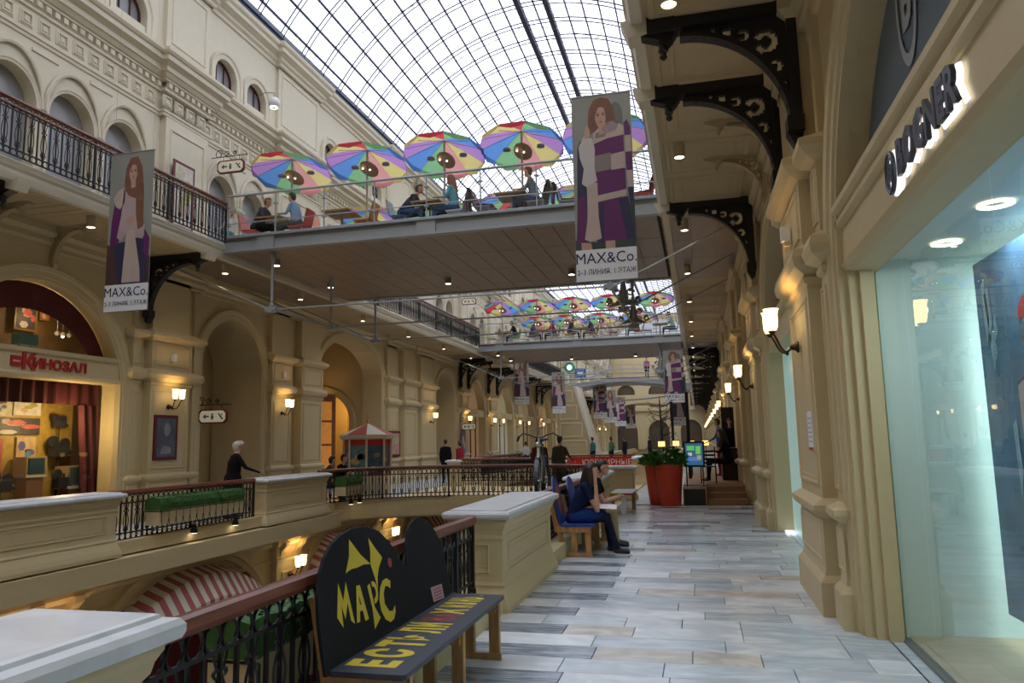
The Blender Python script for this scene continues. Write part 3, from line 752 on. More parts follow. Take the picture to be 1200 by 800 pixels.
# planters hung outside the rails
def planter(label, x, y, L, out, lights=True):
    t = thing('rail_planter', label, 'planter', (x, y, .12 if out < 0 else .2), 0, 'hedge planters on the railings')
    s = out
    b = MB(); b.rings([[(s*.05, -L/2, z0), (s*.33, -L/2, z0), (s*.33, L/2, z0), (s*.05, L/2, z0)] for z0 in (.17, .42)], True, True); b.build('planter_box', cream, t)
    h = MB(); n = 30; rr = random.Random(3)
    R = []
    for i in range(n+1):
        yy = -L/2-.02+(L+.04)*i/n; k = .02
        R.append([(s*(.05+(cx_)*.30)+rr.uniform(-k, k)*.5, yy, .42+cz_*.20+rr.uniform(-k, k)*.6) for cx_, cz_ in ((0, 0), (-.03, .5), (.05, .95), (.5, 1.05), (.95, .95), (1.03, .5), (1, 0))])
    h.rings(R, True, True)
    for i in range(700):
        px, py, pz = s*(.03+rr.random()*.34), rr.uniform(-L/2, L/2), .44+rr.random()*.2
        if rr.random() < .6: pz = .63
        elif rr.random() < .6: px = s*.36
        a = rr.uniform(0, 6.28); d = .022
        h.poly([(px, py, pz), (px+d*math.cos(a), py+d*math.sin(a), pz+d*.8), (px-d*math.sin(a), py+d*math.cos(a), pz+d*rr.random())])
    tag(h.build('hedge', green, t, fix=False), kind='stuff')
    r = MB()
    for zz in (.10, .40): r.tube([(s*.02, -L/2, zz), (s*.37, -L/2, zz), (s*.37, L/2, zz), (s*.02, L/2, zz)], .009, 4)
    n = int(L/.17)
    for i in range(n+1):
        yy = -L/2+L*i/n; r.tube([(s*.37, yy, .40), (s*.37, yy, .28)], .006, 4)
        if i < n: r.tube([(s*.37, yy+.085+.085*math.cos(a), .28-.16*math.sin(a)) for a in [PI*k/8 for k in range(9)]], .006, 4)
    for yy in (-L/2, L/2): r.tube([(s*.02, yy, .40), (s*.02, yy, .0), (s*.25, yy, .10)], .009, 4)
    r.build('iron_cradle', iron, t)
    if lights:
        for yy in (-.1*L, L*.42):
            l = MB().lathe([(.035, .1), (.04, .05), (.06, -.02), (.065, -.06)], (s*.30, yy, 0), 10).build('spot_housing', iron, t)
            MB().lathe([(.055, -.058), (.055, -.064)], (s*.30, yy, 0), 10).build('spot_face', spotglow, l)
    return t
planter('green hedge planter in an iron cradle on the left railing, below the white-haired man', -9.1, 12.0, 2.35, 1)
planter('small green hedge planter on the curved rail near the seated people at left', -8.95, 17.75, .95, 1)
planter('green hedge planter outside the near railing, left of the black bench back', -2.27, 4.6, 1.95, -1)
planter('green planter below the bicycle outside the second right railing', -2.27, 12.0, 1.9, -1, False)

# ================================================================ UPPER FOOTBRIDGES
DZ = 6.55
def footbridge(y0, y1, label, group):
    t = thing('footbridge', label, 'bridge', (XC, (y0+y1)/2, DZ), 0, group); h = (y1-y0)/2; L = 10.1/2
    boxo('deck', (-L, L, -h, h, -.12, 0), steel_d, t)
    for s_ in (-1, 1):
        b = MB(); y = s_*h
        b.box(-L, L, y-.09, y+.09, -.04, .0); b.box(-L, L, y-.02*s_-.012, y-.02*s_+.012, -.36, -.04); b.box(-L, L, y-.09, y+.09, -.38, -.34)
        for x in (-3.97, 0, 3.97): b.box(x-.22, x+.22, y-.04, y+.04, -.33, -.04)
        b.build('edge_beam', steel, t)
    mb = MB(); mb.box(0, .545, 0, 1, 0, .02); pm = {}
    rows = []; y = -h+.12
    while y < h-.15: rows.append((y, min(y+1.79, h-.12))); y += 1.8
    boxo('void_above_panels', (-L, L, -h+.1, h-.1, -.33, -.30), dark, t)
    for a, b in rows:
        w_ = round(b-a, 2)
        if w_ < .1: continue
        if w_ not in pm:
            q = MB(); q.rings([[(0+i, 0+i, z), (.545-i, i, z), (.545-i, w_-.01-i, z), (i, w_-.01-i, z)] for i, z in ((0, -.33), (0, -.345), (.006, -.35))], True, True); pm[w_] = q.mesh('soffit_panel', panel_m); fixn(pm[w_])
        for k in range(18): link('soffit_panel', pm[w_], t, (-4.99+k*.555, a, 0))
        for k in (0, 1, 2): link('soffit_panel', pm[w_], t, (5.12+k*.555, a, -.115)); link('soffit_panel', pm[w_], t, (-5.665-k*.555, a, -.115))
    for s_ in (-1, 1):
        y = s_*(h-.04)
        r = MB(); r.tube([(-L, y, 1.02), (L, y, 1.02)], .028, 8); r.build('handrail', steel, t)
        r = MB(); r.tube([(-L, y, .34), (L, y, .34)], .014, 6); r.build('lower_rail', steel, t)
        r = MB(); r.tube([(-L, y, .05), (L, y, .05)], .014, 6); r.build('toe_rail', steel, t)
        key = 'brpost'
        if key not in CACHE:
            q = MB(); q.box(-.014, .014, -.035, -.005, 0, .98); q.tube([(0, -.02, .95), (0, .0, 1.02)], .012, 5)
            q.box(-.05, .05, -.05, .01, .72, .75); q.box(-.05, .05, -.05, .01, .28, .31); CACHE[key] = q.mesh('rail_post', steel)
        for k in range(9): link('rail_post', CACHE[key], t, (-L+.05+k*1.25, y, 0))
        gl = MB()
        for k in range(8): gl.box(-L+.1+k*1.25, -L+1.22+k*1.25, y-.003, y+.003, .1, .9)
        gl.build('glass_guard', thinglass, t)
    # queen-post trusses below
    for yt in (-h+.3, 0, h-.3):
        sx = 3.97; zt, zb = -.38, -1.74
        for s_ in (-1, 1):
            q = MB(); q.tube([(s_*sx, yt, zt), (s_*sx, yt, zt-.1)], .07, 10); q.tube([(s_*sx, yt, zt-.1), (s_*sx, yt, zt-.28)], [.07, .035], 10); q.tube([(s_*sx, yt, zt-.28), (s_*sx, yt, zb+.2)], .034, 8)
            q.build('strut', steel, t)
            c = MB(); c.ball((s_*sx, yt, zb+.12), .06, 10, 6); c.tube([(s_*sx-.14, yt, zb), (s_*sx+.14, yt, zb)], .075, 10); c.tube([(s_*sx, yt-.09, zb), (s_*sx, yt+.09, zb)], .08, 10); c.build('strut_node', steel, t)
            r = MB(); r.tube([(s_*(sx+.1), yt, zb+.03), (s_*6.62, yt, -.55)], .022, 6); r.build('tie_rod', steel, t)
        r = MB(); r.tube([(-sx, yt, zb), (sx, yt, zb)], .022, 6); r.build('tie_rod', steel, t)
    # cross rods and cast scroll gussets at the right-hand nodes
    for s_ in (-1, 1):
        r = MB(); r.tube([(s_*3.97, -h+.3, -1.74), (s_*3.97, h-.3, -1.74)], .02, 6); r.build('cross_rod', steel, t)
    for yt in (-h+.3, 0, h-.3):
        g = MB()
        for sg in (-1, 1):
            for (cx_, cz_, r0, ph) in ((.17, -1.32, .10, 0), (.36, -1.52, .08, 1), (.13, -1.02, .08, 2)):
                g.tube([(3.97+sg*(cx_+r0*(1-.6*u)*math.cos(ph+8.5*u)), yt, cz_+r0*(1-.6*u)*math.sin(ph+8.5*u)) for u in [k/16 for k in range(17)]], .022, 5)
            g.prism([(3.97, yt-.015, -1.62), (3.97+sg*.4, yt-.015, -1.68), (3.97+sg*.12, yt-.015, -1.5), (3.97+sg*.06, yt-.015, -1.1), (3.97+sg*.05, yt-.015, -.9), (3.97, yt-.015, -.9)], (0, .03, 0))
        g.build('cast_gusset', mat('grey_green_cast_iron', (.22, .23, .22), .5, .15), t)
    # downlights
    for x, y in ((-4.3, .6), (-4.3, -h+1.0), (-1, 1.2), (2.5, 1.2)):
        l = MB().lathe([(.09, -.35), (.09, -.5)], (x, y, 0), 12).build('downlight', steel_d, t)
        MB().lathe([(.075, -.498), (.075, -.506)], (x, y, 0), 12).build('lit_face', spotglow, l)
    return t
footbridge(15.0, 21.4, 'nearest steel footbridge with parasols and cafe tables, brown panelled underside', 'steel footbridges with cafes')
footbridge(36.0, 42.3, 'second steel footbridge further back, small parasols and diners on it', 'steel footbridges with cafes')
# third, arched bridge with nobody's tables
t = thing('arched_footbridge', 'distant grey arched footbridge with one person standing on it', 'bridge', (XC, 60, 5.6))
mb = MB(); R = []
for i in range(25):
    x = -5.1+10.2*i/24; z = .75*(1-(x/5.1)**2)
    R.append([(x, -2, z-.35), (x, -2, z), (x, 2, z), (x, 2, z-.35)])
mb.rings(R, True, True); mb.build('arched_deck', steel, t)
for dz in (.35, .7, 1.05):
    for y in (-1.95, 1.95):
        q = MB(); q.tube([(-5.1+10.2*i/24, y, .75*(1-((-5.1+10.2*i/24)/5.1)**2)+dz) for i in range(25)], .03, 5); q.build('rail', steel, t)
q = MB(); q.tube([(-5.1+10.2*i/24, 0, -.9+.5*((-5.1+10.2*i/24)/5.1)**2) for i in range(25)], .05, 6); q.build('tension_cable', steel, t)
for x in (-4, 4):
    q = MB(); q.tube([(x, 0, -.6), (x, 0, .1)], .06, 6); q.build('strut', steel, t)
for x in range(-5, 6):
    q = MB(); z = .75*(1-(x/5.1)**2); q.box(x-.025, x+.025, -1.97, -1.93, z, z+1.05); q.build('rail_post', steel, t)
# far crossing arch with staircase flank at the left
t = thing('stone_crossing', 'far cream arched crossing behind the arched footbridge', 'bridge', (XC, 84, 0))
mb = MB(); mb.box(-4.9, 4.9, -3, 3, 5.4, 6.3)
R = [[(-4.9+9.8*i/20, -3, 4.3+1.1*math.sin(PI*i/20)), (-4.9+9.8*i/20, -3, 5.4)] for i in range(21)]; mb.rings(R, False); mb.build('arch_face', cream, t)
t = thing('stair_flank', 'tall cream panelled stair flank with slanting edge beyond the left walkway', 'staircase', (-9.0, 55, 0))
mb = MB(); mb.prism([(-1.2, -.2, .2), (1.6, -.2, .2), (.1, -.2, 5.6), (-1.2, -.2, 5.6)], (0, 3, 0)); mb.build('flank_wall', cream_dk, t)
for z0, z1, x1 in ((.5, 1.6, 1.0), (1.8, 2.9, .7), (3.1, 4.2, .35), (4.4, 5.3, .05)):
    q = MB(); q.tf = lambda o, y, z: (y, -.2-o, z); frame_rect(q, -1.0, x1, z0, z1, [(0, 0), (.03, .04), (.08, .04), (.1, -.02)]); q.build('panel', cream, t)
q = MB(); q.prism([(1.6, -.3, .2), (1.8, -.3, .2), (.3, -.3, 5.6), (.1, -.3, 5.6)], (0, 3.2, 0)); q.build('stringer', cream_up, t)

# ================================================================ LAMPS
def shade_mesh():
    if 'shade' not in CACHE:
        mb = MB(); mb.smooth = True
        mb.lathe([(.028, 0), (.05, .012), (.062, .05), (.066, .11), (.066, .18), (.072, .215), (.082, .235), (.078, .235), (.062, .21), (.058, .1), (.045, .03)], n=16, cap=False); CACHE['shade'] = mb.mesh('lamp_shade', lampglow)
    return CACHE['shade']
def sconce(x, y, z, sg, label, group, power=9, single=False):
    t = thing('wall_sconce', label, 'lamp', (x, y, z), 0, group)
    MB().rings([[(sg*d, r*math.cos(a), r*math.sin(a)) for a in [2*PI*k/12 for k in range(12)]] for d, r in ((0, .06), (.015, .065), (.03, .045), (.06, .03), (.07, .034), (.09, .02))], True, True).build('wall_plate', brass, t)
    for dy in ((0,) if single else (-.11, .13)):
        a = MB(); a.tube([(sg*(.07+.2*u), dy*u**.6, .0-.07*math.sin(PI*min(u*1.2, 1))+.16*u**2.2) for u in [k/9 for k in range(10)]], .012, 6)
        a.lathe([(.012, .13), (.03, .15), (.045, .165), (.03, .175)], (sg*.27, dy, 0), 10); a.build('arm', brass, t)
        o = link('lamp_shade', shade_mesh(), t, (sg*.27, dy, .17))
        if power: plight('lamp_light', (sg*.27, dy, .30), power/2 if not single else power, r=.07, parent=t)
    k = MB(); k.ball((sg*.12, 0, -.06), (.018, .018, .03), 8, 5); k.build('finial', brass, t)
    return t
sconce(1.08, 8.35, 2.58, -1, 'two-arm bronze wall sconce with lit frosted shades beside the near shop window', 'wall sconces on the right', 9)
sconce(1.08, 15.2, 2.62, -1, 'second lit wall sconce along the right wall', 'wall sconces on the right', 9)
sconce(1.08, 20.3, 2.62, -1, 'third lit wall sconce along the right wall', 'wall sconces on the right', 9)
for i, y in enumerate([30, 33, 38.7, 44.7, 51.7, 58.7, 65.7, 72.7, 79.7, 86.7, 93.7]):
    sconce(1.08, y, 2.62, -1, 'tiny lit wall sconce, %s in the far row along the right wall' % ORD[i], 'wall sconces on the right', 22 if i % 3 == 0 else 0, True)
sconce(-12.28, 15.3, 2.62, 1, 'two-arm lit wall sconce above the dark framed poster on the left', 'wall sconces on the left', 9)
sconce(-12.28, 20.3, 2.62, 1, 'two-arm lit wall sconce on the pillar right of the white-haired man', 'wall sconces on the left', 9)
sconce(-12.28, 33.3, 2.62, 1, 'lit wall sconce on the pillar between two tall left arches, mid distance', 'wall sconces on the left', 9)
sconce(-12.28, 38.8, 2.62, 1, 'lit wall sconce beside the far shop with a red sign', 'wall sconces on the left', 12)
sconce(-12.28, 43.9, 2.62, 1, 'lit wall sconce just right of the far red-sign shop arch', 'wall sconces on the left', 12)
for i, y in enumerate([46, 50.6, 53.4, 58.7, 65.7, 72.7, 79.7, 86.7, 93.7, 100]):
    sconce(-12.28, y, 2.62, 1, 'tiny lit wall sconce, %s in the far row along the left wall' % ORD[i], 'wall sconces on the left', 22 if i % 3 == 0 else 0, True)
sconce(-9.2, 15.7, -1.25, 1, 'two-arm lit sconce below the marble cap on the lower level', 'lower level sconces', 22)
sconce(-9.2, 21.2, -1.25, 1, 'lit sconce on the lower level right of the black bench back', 'lower level sconces', 22)
sconce(-9.2, 9.0, -1.9, 1, 'lower level sconce hidden below the left corbels', 'lower level sconces', 26)
sconce(-15.0, 27.4, 3.0, 1, 'warm wall lamp inside the large arched passage on the left', 'passage lamps', 14, True)
sconce(-15.6, 24.2, 4.4, 1, 'warm lamp high at the left edge of the large arched passage', 'passage lamps', 14)
# ceiling downlights under the galleries
def downlight(x, y, z, label, group, power=14):
    t = thing('ceiling_downlight', label, 'lamp', (x, y, z), 0, group)
    MB().lathe([(.055, 0), (.085, -.005), (.085, -.22), (.075, -.23), (.07, -.21)], n=16).build('housing', mat('downlight_cream', (.5, .4, .25), .5), t)
    MB().lathe([(.07, -.215), (.07, -.222)], n=16).build('lit_face', spotglow, t)
    if power: plight('downlight_beam', (0, 0, -.26), power, (1, .75, .5), .06, t, 2.0)
for i, y in enumerate([2.9, 7.0, 11.15, 15.3, 19.5, 23.7, 27.9, 32, 36.2, 40.4, 44.6, 48.8, 53]):
    downlight(-.07, y, 6.1, {11.15: 'lit cylindrical downlight under the right gallery, largest', 15.3: 'second lit downlight under the right gallery, below the third bracket', 19.5: 'third lit downlight under the right gallery'}.get(y, 'small lit downlight, %s from the viewer under the right gallery' % ORD[i]), 'downlights under the right gallery', 9 if i < 8 else 0)
for i, y in enumerate([7.4, 11.5, 15.7, 19.3, 23.5, 27.7, 32, 36.2, 40]):
    downlight(-11.13, y, 6.1, {15.7: 'lit downlight under the left gallery beside the black bracket', 19.3: 'lit downlight right of the first strut under the left end of the bridge'}.get(y, 'small lit downlight, %s from the viewer under the left gallery' % ORD[i]), 'downlights under the left gallery', 8)
# ================================================================ SHOPS
RL = (PI/2, 0, -PI/2); LL = (PI/2, 0, PI/2); FR = (PI/2, 0, 0)     # lettering on the right wall, the left wall, facing the viewer
teal = mat('pale_teal_wall', (.52, .66, .66), .5, .05); tile_tan = mat('tan_tile', (.40, .30, .17), .35, .3, 0, 3)
halo = mat('white_led_halo', (.9, .9, .95), .4, 0, emit=(.9, .93, 1), estr=1.0)
darkletter = mat('dark_grey_letter', (.05, .055, .08), .35, 0); greyletter = mat('pale_grey_print', (.42, .45, .50), .5, 0)
bluepanel = mat('slate_blue_panel', (.10, .155, .215), .35, .15, 0, 1)
t = thing('boutique', 'large glazed shop front on the right with backlit dark lettering and slate blue arch', 'shop front', (1.3, 4.6, 0))
def S_(x): return x-1.3
b = MB(); b.box(.0, .25, -2.25, 2.25, 3.10, 3.46)
b.build('sign_band', cream, t)
b = MB(); b.rings([[(-o, y, z) for o, z in ((0, 3.42), (.05, 3.44), (.05, 3.48), (.02, 3.5), (.04, 3.53), (.08, 3.55), (.08, 3.6), (.04, 3.62), (-.2, 3.64))] for y in (-2.25, 2.25)], False); b.build('sign_cornice', cream, t)
b = MB(); b.rings([[(-o, y, z) for o, z in ((-.25, 3.02), (-.06, 3.04), (-.0, 3.06), (.03, 3.1), (.0, 3.13))] for y in (-2.25, 2.25)], False); b.build('sign_sill', cream, t)
for i, (c_, w_) in enumerate(zip('BOGNER', (.17,)*6)): pass
o = text('sign_letters', 'BOGNER', .30, darkletter, t, (-.06, -.42, 3.26), RL, ext=.012, sx=.88, bold=.006)
o['label'] = 'dark raised letters on the sign band'
o = text('sign_letters_glow', 'BOGNER', .30, halo, t, (-.02, -.42, 3.26), RL, ext=.004, sx=.88, bold=.013); o['label'] = 'white light behind the letters'
q = MB(); q.tube([(-.06, .28+.085*math.cos(a), 3.25+.125*math.sin(a)) for a in [2*PI*k/20 for k in range(20)]], .016, 6, False, True); q.build('sign_emblem_ring', darkletter, t)
q = MB(); q.tube([(-.025, .28+.085*math.cos(a), 3.25+.125*math.sin(a)) for a in [2*PI*k/20 for k in range(20)]], .026, 6, False, True); q.build('emblem_glow', halo, t)
text('sign_emblem', 'B', .15, darkletter, t, (-.06, .28, 3.25), RL, ext=.01, sx=.7, bold=.006)
q = MB(); pts = []
for k in range(33):
    a = PI*k/32; y = 2.24*math.cos(a); z = 2.9+2.1*math.sin(a)
    if z >= 3.62: pts.append((.2, y, z))
q.poly(pts); q.build('arch_panel', bluepanel, t)
q = MB(); R = [[(.19, .55+r*.5*math.cos(a), 4.52+r*math.sin(a)) for a in [2*PI*k/32 for k in range(33)]] for r in (.36, .45)]; q.rings(R, False); q.build('arch_emblem_ring', greyletter, t)
text('arch_emblem', 'B', .55, greyletter, t, (.19, .55, 4.52), RL, ext=.002, sx=.7, bold=.02)
text('arch_lettering', 'BOGNER', .30, greyletter, t, (.19, .24, 3.87), RL, ext=.002, sx=.85, bold=.004)
for y0, y1 in ((1.345, 2.235), (-.4, 1.335), (-2.235, -.41)):
    q = MB(); q.quad((.23, y0, .02), (.23, y1, .02), (.23, y1, 3.04), (.23, y0, 3.04)); q.build('glass_pane', shopglass, t, fix=False)
q = MB(); q.rings([[(x, 2.24+0, z) for x, z in ((.02, 0), (.0, 3.1))], [(x, 2.24, z) for x, z in ((.25, 0), (.25, 3.1))]], False)
q.box(.02, .21, 2.18, 2.25, 0, 3.1); q.box(.10, .21, 2.13, 2.18, 0, 3.05); q.build('door_frame', cream, t)
q = MB(); q.box(.20, .26, -2.24, 2.24, 0, .02); q.build('sill', steel_d, t)
# interior of the glazed shop
r = structure(boxo('room_shop_right', (1.56, 6.9, 6.88, 6.95, 0, 3.2), teal))
boxo('back_partition', (4.4, 4.45, 2.3, 6.9, 0, 3.2), teal, r); boxo('side_partition', (1.56, 4.45, 2.28, 2.33, 0, 3.2), teal, r)
boxo('display_floor', (1.56, 4.4, 2.33, 6.88, -.01, .03), tile_tan, r); boxo('shop_ceiling', (1.56, 4.4, 2.33, 6.88, 3.12, 3.2), mat('shop_ceiling_white', (.62, .66, .62), .6), r)
for x, y in ((1.95, 6.3), (1.95, 5.3), (2.0, 4.2), (3.2, 5.2), (3.2, 3.8)):
    l = thing('recessed_light', 'round lit ceiling light inside the glazed shop, '+{6.3: 'closest to the pier', 5.3: 'second from the pier', 4.2: 'nearest the viewer by the glass', 5.2: 'deep inside, farther one', 3.8: 'deep inside, nearer one'}[y], 'lamp', (x, y, 3.12), 0, 'shop ceiling lights')
    MB().rings([[(rr*math.cos(a), rr*math.sin(a), z) for a in [2*PI*k/20 for k in range(20)]] for rr, z in ((.10, 0), (.11, -.015), (.085, -.02), (.07, -.004))], True).build('lamp_ring', mat('ring_light', (.9, .85, .7), .4, 0, emit=(1, .88, .62), estr=3), l)
al = bpy.data.lights.new('shop_light', 'AREA'); al.energy = 210; al.size = 2.2; al.color = (.90, 1, .98); ao = bpy.data.objects.new('shop_light', al); col.objects.link(ao); ao.location = (3.0, 4.9, 3.08)
boxo('side_lining', (1.54, 1.80, 6.815, 6.845, 0, 3.2), teal, r)
# skier poster
t = thing('ski_poster', 'tall blue mountain poster with a skier in a red hat behind the glass', 'poster', (2.25, 4.3, .25))
POST = mat('poster_blue', (.10, .21, .37), .5, .5, 0, 3)
boxo('poster_board', (0, .03, -1.7, 2.4, 0, 2.75), POST, t)
pm = mat('snow_streak', (.34, .50, .64), .6, .4, 0, 6); rr = random.Random(11)
q = MB()
for k in range(26):
    y, z = rr.uniform(-1.6, 2.2), rr.uniform(.5, 2.6); l, w_ = rr.uniform(.2, .6), rr.uniform(.03, .12)
    q.poly([(-.004, y, z), (-.004, y+w_, z-.05), (-.004, y+w_*.6, z-l), (-.004, y-.03, z-l*.6)])
tag(q.build('snow_streaks', pm, t, fix=False), kind='stuff')
def flat(mb, pts, x=-.006): mb.poly([(x, y, z) for y, z in pts])
def ell(cy, cz, ry, rz, n=14, a0=0, a1=2*PI): return [(cy+ry*math.cos(a0+(a1-a0)*k/n), cz+rz*math.sin(a0+(a1-a0)*k/n)) for k in range(n)]
q = MB(); flat(q, [(1.75, 1.75), (1.55, 1.8), (1.15, 1.75), (.9, 1.3), (.95, .2), (1.7, .2), (1.72, .9)], -.008); q.build('skier_jacket', mat('dark_navy_print', (.03, .05, .12), .5), t)
q = MB(); flat(q, [(1.74, 1.72), (1.64, 1.76), (1.55, 1.0), (1.6, .5), (1.72, .5)], -.011); q.build('sleeve_stripe', mat('white_red_print', (.55, .42, .45), .5), t)
q = MB(); flat(q, ell(1.42, 2.02, .17, .24), -.010); q.build('skier_face', mat('poster_skin', (.42, .22, .16), .5), t)
q = MB(); flat(q, ell(1.42, 2.18, .20, .17, 12, 0, PI), -.013); flat(q, [(1.62, 1.0), (1.7, 1.05), (1.72, .6), (1.62, .6)], -.013); q.build('skier_red_hat', mat('poster_red', (.50, .05, .05), .5), t)
q = MB(); flat(q, ell(1.43, 2.10, .19, .07), -.016); q.build('ski_goggles', mat('goggle_print', (.10, .16, .22), .2), t)
q = MB(); R = [[(-.014, 1.66+r_*.8*math.cos(a), .55+r_*1.3*math.sin(a)) for a in [2*PI*k/20 for k in range(21)]] for r_ in (.05, .10)]; q.rings(R, False); q.build('pole_basket', mat('poster_red', (.5, .05, .05)), t)
# recessed lit doorway of the next shop on the right
t = thing('shop_doorway', 'pale teal lit doorway between the two right-hand piers', 'shop front', (1.3, 11.8, 0))
boxo('doorway_panel', (.22, .26, -2.15, 2.15, 0, 3.1), mat('lit_teal_glass', (.45, .62, .60), .3, .05, emit=(.5, .8, .78), estr=.25), t)
q = MB(); q.box(.0, .24, -2.2, 2.2, 3.1, 3.5); q.rings([[(-o, y, z) for o, z in ((0, 3.44), (.06, 3.48), (.08, 3.56), (-.2, 3.6))] for y in (-2.2, 2.2)], False); q.build('lintel_band', cream, t)
q = MB(); flat(q, [(y, z) for x, y, z in pts], .22); q.build('arch_panel', winglass, t)
q = MB(); q.box(.06, .2, 1.7, 2.1, .01, .03); q.build('threshold_light', halo, t)
n = thing('notice_sheet', 'white paper notice fixed on the pier left of the glazed shop', 'notice', (1.09, 7.9, 1.5))
boxo('sheet', (-.022, -.012, -.18, .12, 0, .38), white_p, n); boxo('sheet_footer', (-.024, -.022, -.18, .12, 0, .03), mat('notice_red', (.5, .08, .06)), n)
for k in range(6): boxo('text_line', (-.0235, -.022, -.13, .07, .08+.045*k, .092+.045*k), mat('notice_grey', (.35, .35, .4)), n)
# closures for the shop bays further on, both sides, and the corridor behind
def far_shop(side, y0, y1, i):
    w_ = y1-y0; s_ = side.s
    nm = ['deep red', 'pale green', 'dark', 'amber'][i % 4]; cc = [(.20, .03, .03), (.35, .45, .40), (.05, .04, .04), (.45, .28, .10)][i % 4]
    t = thing('boutique', ('%s glowing shop front, '+ORD[i]+' arch in the far left row' if side is LEFT else '%s glowing shop front, '+ORD[i]+' arch in the far right row') % nm, 'shop front', side(0, (y0+y1)/2, 0), 0, 'far shop fronts')
    mb = MB(); mb.tf = lambda o, y, z: (s_*o, y, z); mb.box(-.35, -.02, -w_/2+.05, w_/2-.05, 3.1, 3.5); mb.build('sign_band', cream, t)
    if side is LEFT: text('sign_letters', ['МОДА', 'ОБУВЬ', 'ЧАСЫ', 'ПОДАРКИ'][i % 4] if False else '\u2022 \u2022 \u2022', .3, signred, t, (s_*.0+.0, 0, 3.3), LL)
    mb = MB(); mb.tf = lambda o, y, z: (s_*o, y, z); mb.poly([(-.4, yy_, z) for yy_, z in [(p[0], p[1]) for p in arch_pts(0, w_/2-.05, 2.9, 2.1, 0, 16)]])
    mb.build('display_window', mat('display_'+nm.replace(' ', '_'), cc, .3, .5, 0, 1.2, emit=(1, .7, .35), estr=.12), t)
    for k in (-1, 0, 1):
        mb = MB(); mb.tf = lambda o, y, z: (s_*o, y, z); mb.box(-.4, -.34, k*w_*.28-.03, k*w_*.28+.03, 0, 3.1); mb.build('mullion', winframe if i % 2 == 0 else steel_d, t)
k = 0
for kind, y0, y1 in BAYS:
    if kind == 'shop' and y0 > 20:
        far_shop(LEFT, y0, y1, k); far_shop(RIGHT, y0, y1, k); k += 1
# passages: partitions, inner ceilings, inner arches
for sd in (LEFT, RIGHT):
    for kind, y0, y1 in BAYS:
        if y0 > 60: break
        S2 = sd
        if kind in ('pass', 'open'):
            mb = MB(); mb.tf = S2; dpt = -1.65 if kind == 'pass' else -4.5
            mb.quad((-.4, y0+.02, 0), (dpt, y0+.02, 0), (dpt, y0+.02, 6.1), (-.4, y0+.02, 6.1))
            if kind == 'pass': mb.quad((-.4, y1-.02, 0), (dpt, y1-.02, 0), (dpt, y1-.02, 6.1), (-.4, y1-.02, 6.1))
            else:
                mb.tf = lambda o, y, z: S2(-y, y1-.02-o, z)
                arch_wall(mb, .4, 4.5, 0, 6.1, 2.75, 1.35, 2.6, 1.2, 0, .6); arch_ring(mb, arch_pts(2.75, 1.35, 2.6, 1.2, 0), [(0, 0), (0, .06), (.12, .07), (.15, .1), (.25, .1), (.28, 0)])
                mb.quad((-3.4, .4, 0), (-3.4, 5.9, 0), (-3.4, 5.9, 6), (-3.4, .4, 6)); mb.quad((-3.4, .4, 0), (0, .4, 0), (0, .4, 6), (-3.4, .4, 6))
                for q_ in (1.6, 2.3, 3.2): mb.box(-3.4, -3.3, q_-.06, q_+.06, 0, 6)
                mb.tf = S2
            w_ = y1-y0
            arch_wall(mb, y0, y1, 0, 6.1, (y0+y1)/2, w_/2-.7 if kind == 'pass' else w_/2-1.1, 3.0 if kind == 'pass' else 2.9, w_/2-.7 if kind == 'pass' else 1.5, dpt, .5)
            arch_ring(mb, arch_pts((y0+y1)/2, w_/2-.7 if kind == 'pass' else w_/2-1.1, 3.0 if kind == 'pass' else 2.9, w_/2-.7 if kind == 'pass' else 1.5, 0, 18), [(0, dpt), (0, dpt+.05), (.12, dpt+.07), (.15, dpt+.1), (.25, dpt+.1), (.28, dpt)])
            mb.quad((-5.8, y0-2, 0), (-5.8, y1+2, 0), (-5.8, y1+2, 6.1), (-5.8, y0-2, 6.1))
            mb.build('passage_lining', cream_w, bpy.data.objects['wall_'+sd.name], fix=False)
t = thing('shop_showcase', 'glowing orange wooden showcase inside the narrow arch behind the white-haired man', 'showcase', (-16.5, 22.4, 0))
boxo('case_body', (-.2, 0, -.9, .9, 0, 3.6), wood('showcase_wood', (.30, .10, .03)), t)
gl_ = mat('amber_lit_panel', (.55, .22, .05), .5, .35, 0, 5, emit=(1, .38, .06), estr=.22)
for z0, z1 in ((.75, 1.6), (1.68, 2.5), (2.58, 3.3)): boxo('lit_panel', (.0, .03, -.7, .7, z0, z1), gl_, t)
t2 = copy_tree(t, loc=(-14.2, 25.9, 0), rz=-.5); t2['label'] = 'glowing orange wooden showcase at the left side of the large arched passage'
plight('passage_glow', (-15.2, 18.1, 3.5), 7, (1, .6, .28), .2); plight('passage_glow', (-15.3, 30.0, 3.4), 70, (1, .55, .15), .3); plight('passage_glow', (-15.0, 36, 3.6), 8, (1, .6, .3), .2)

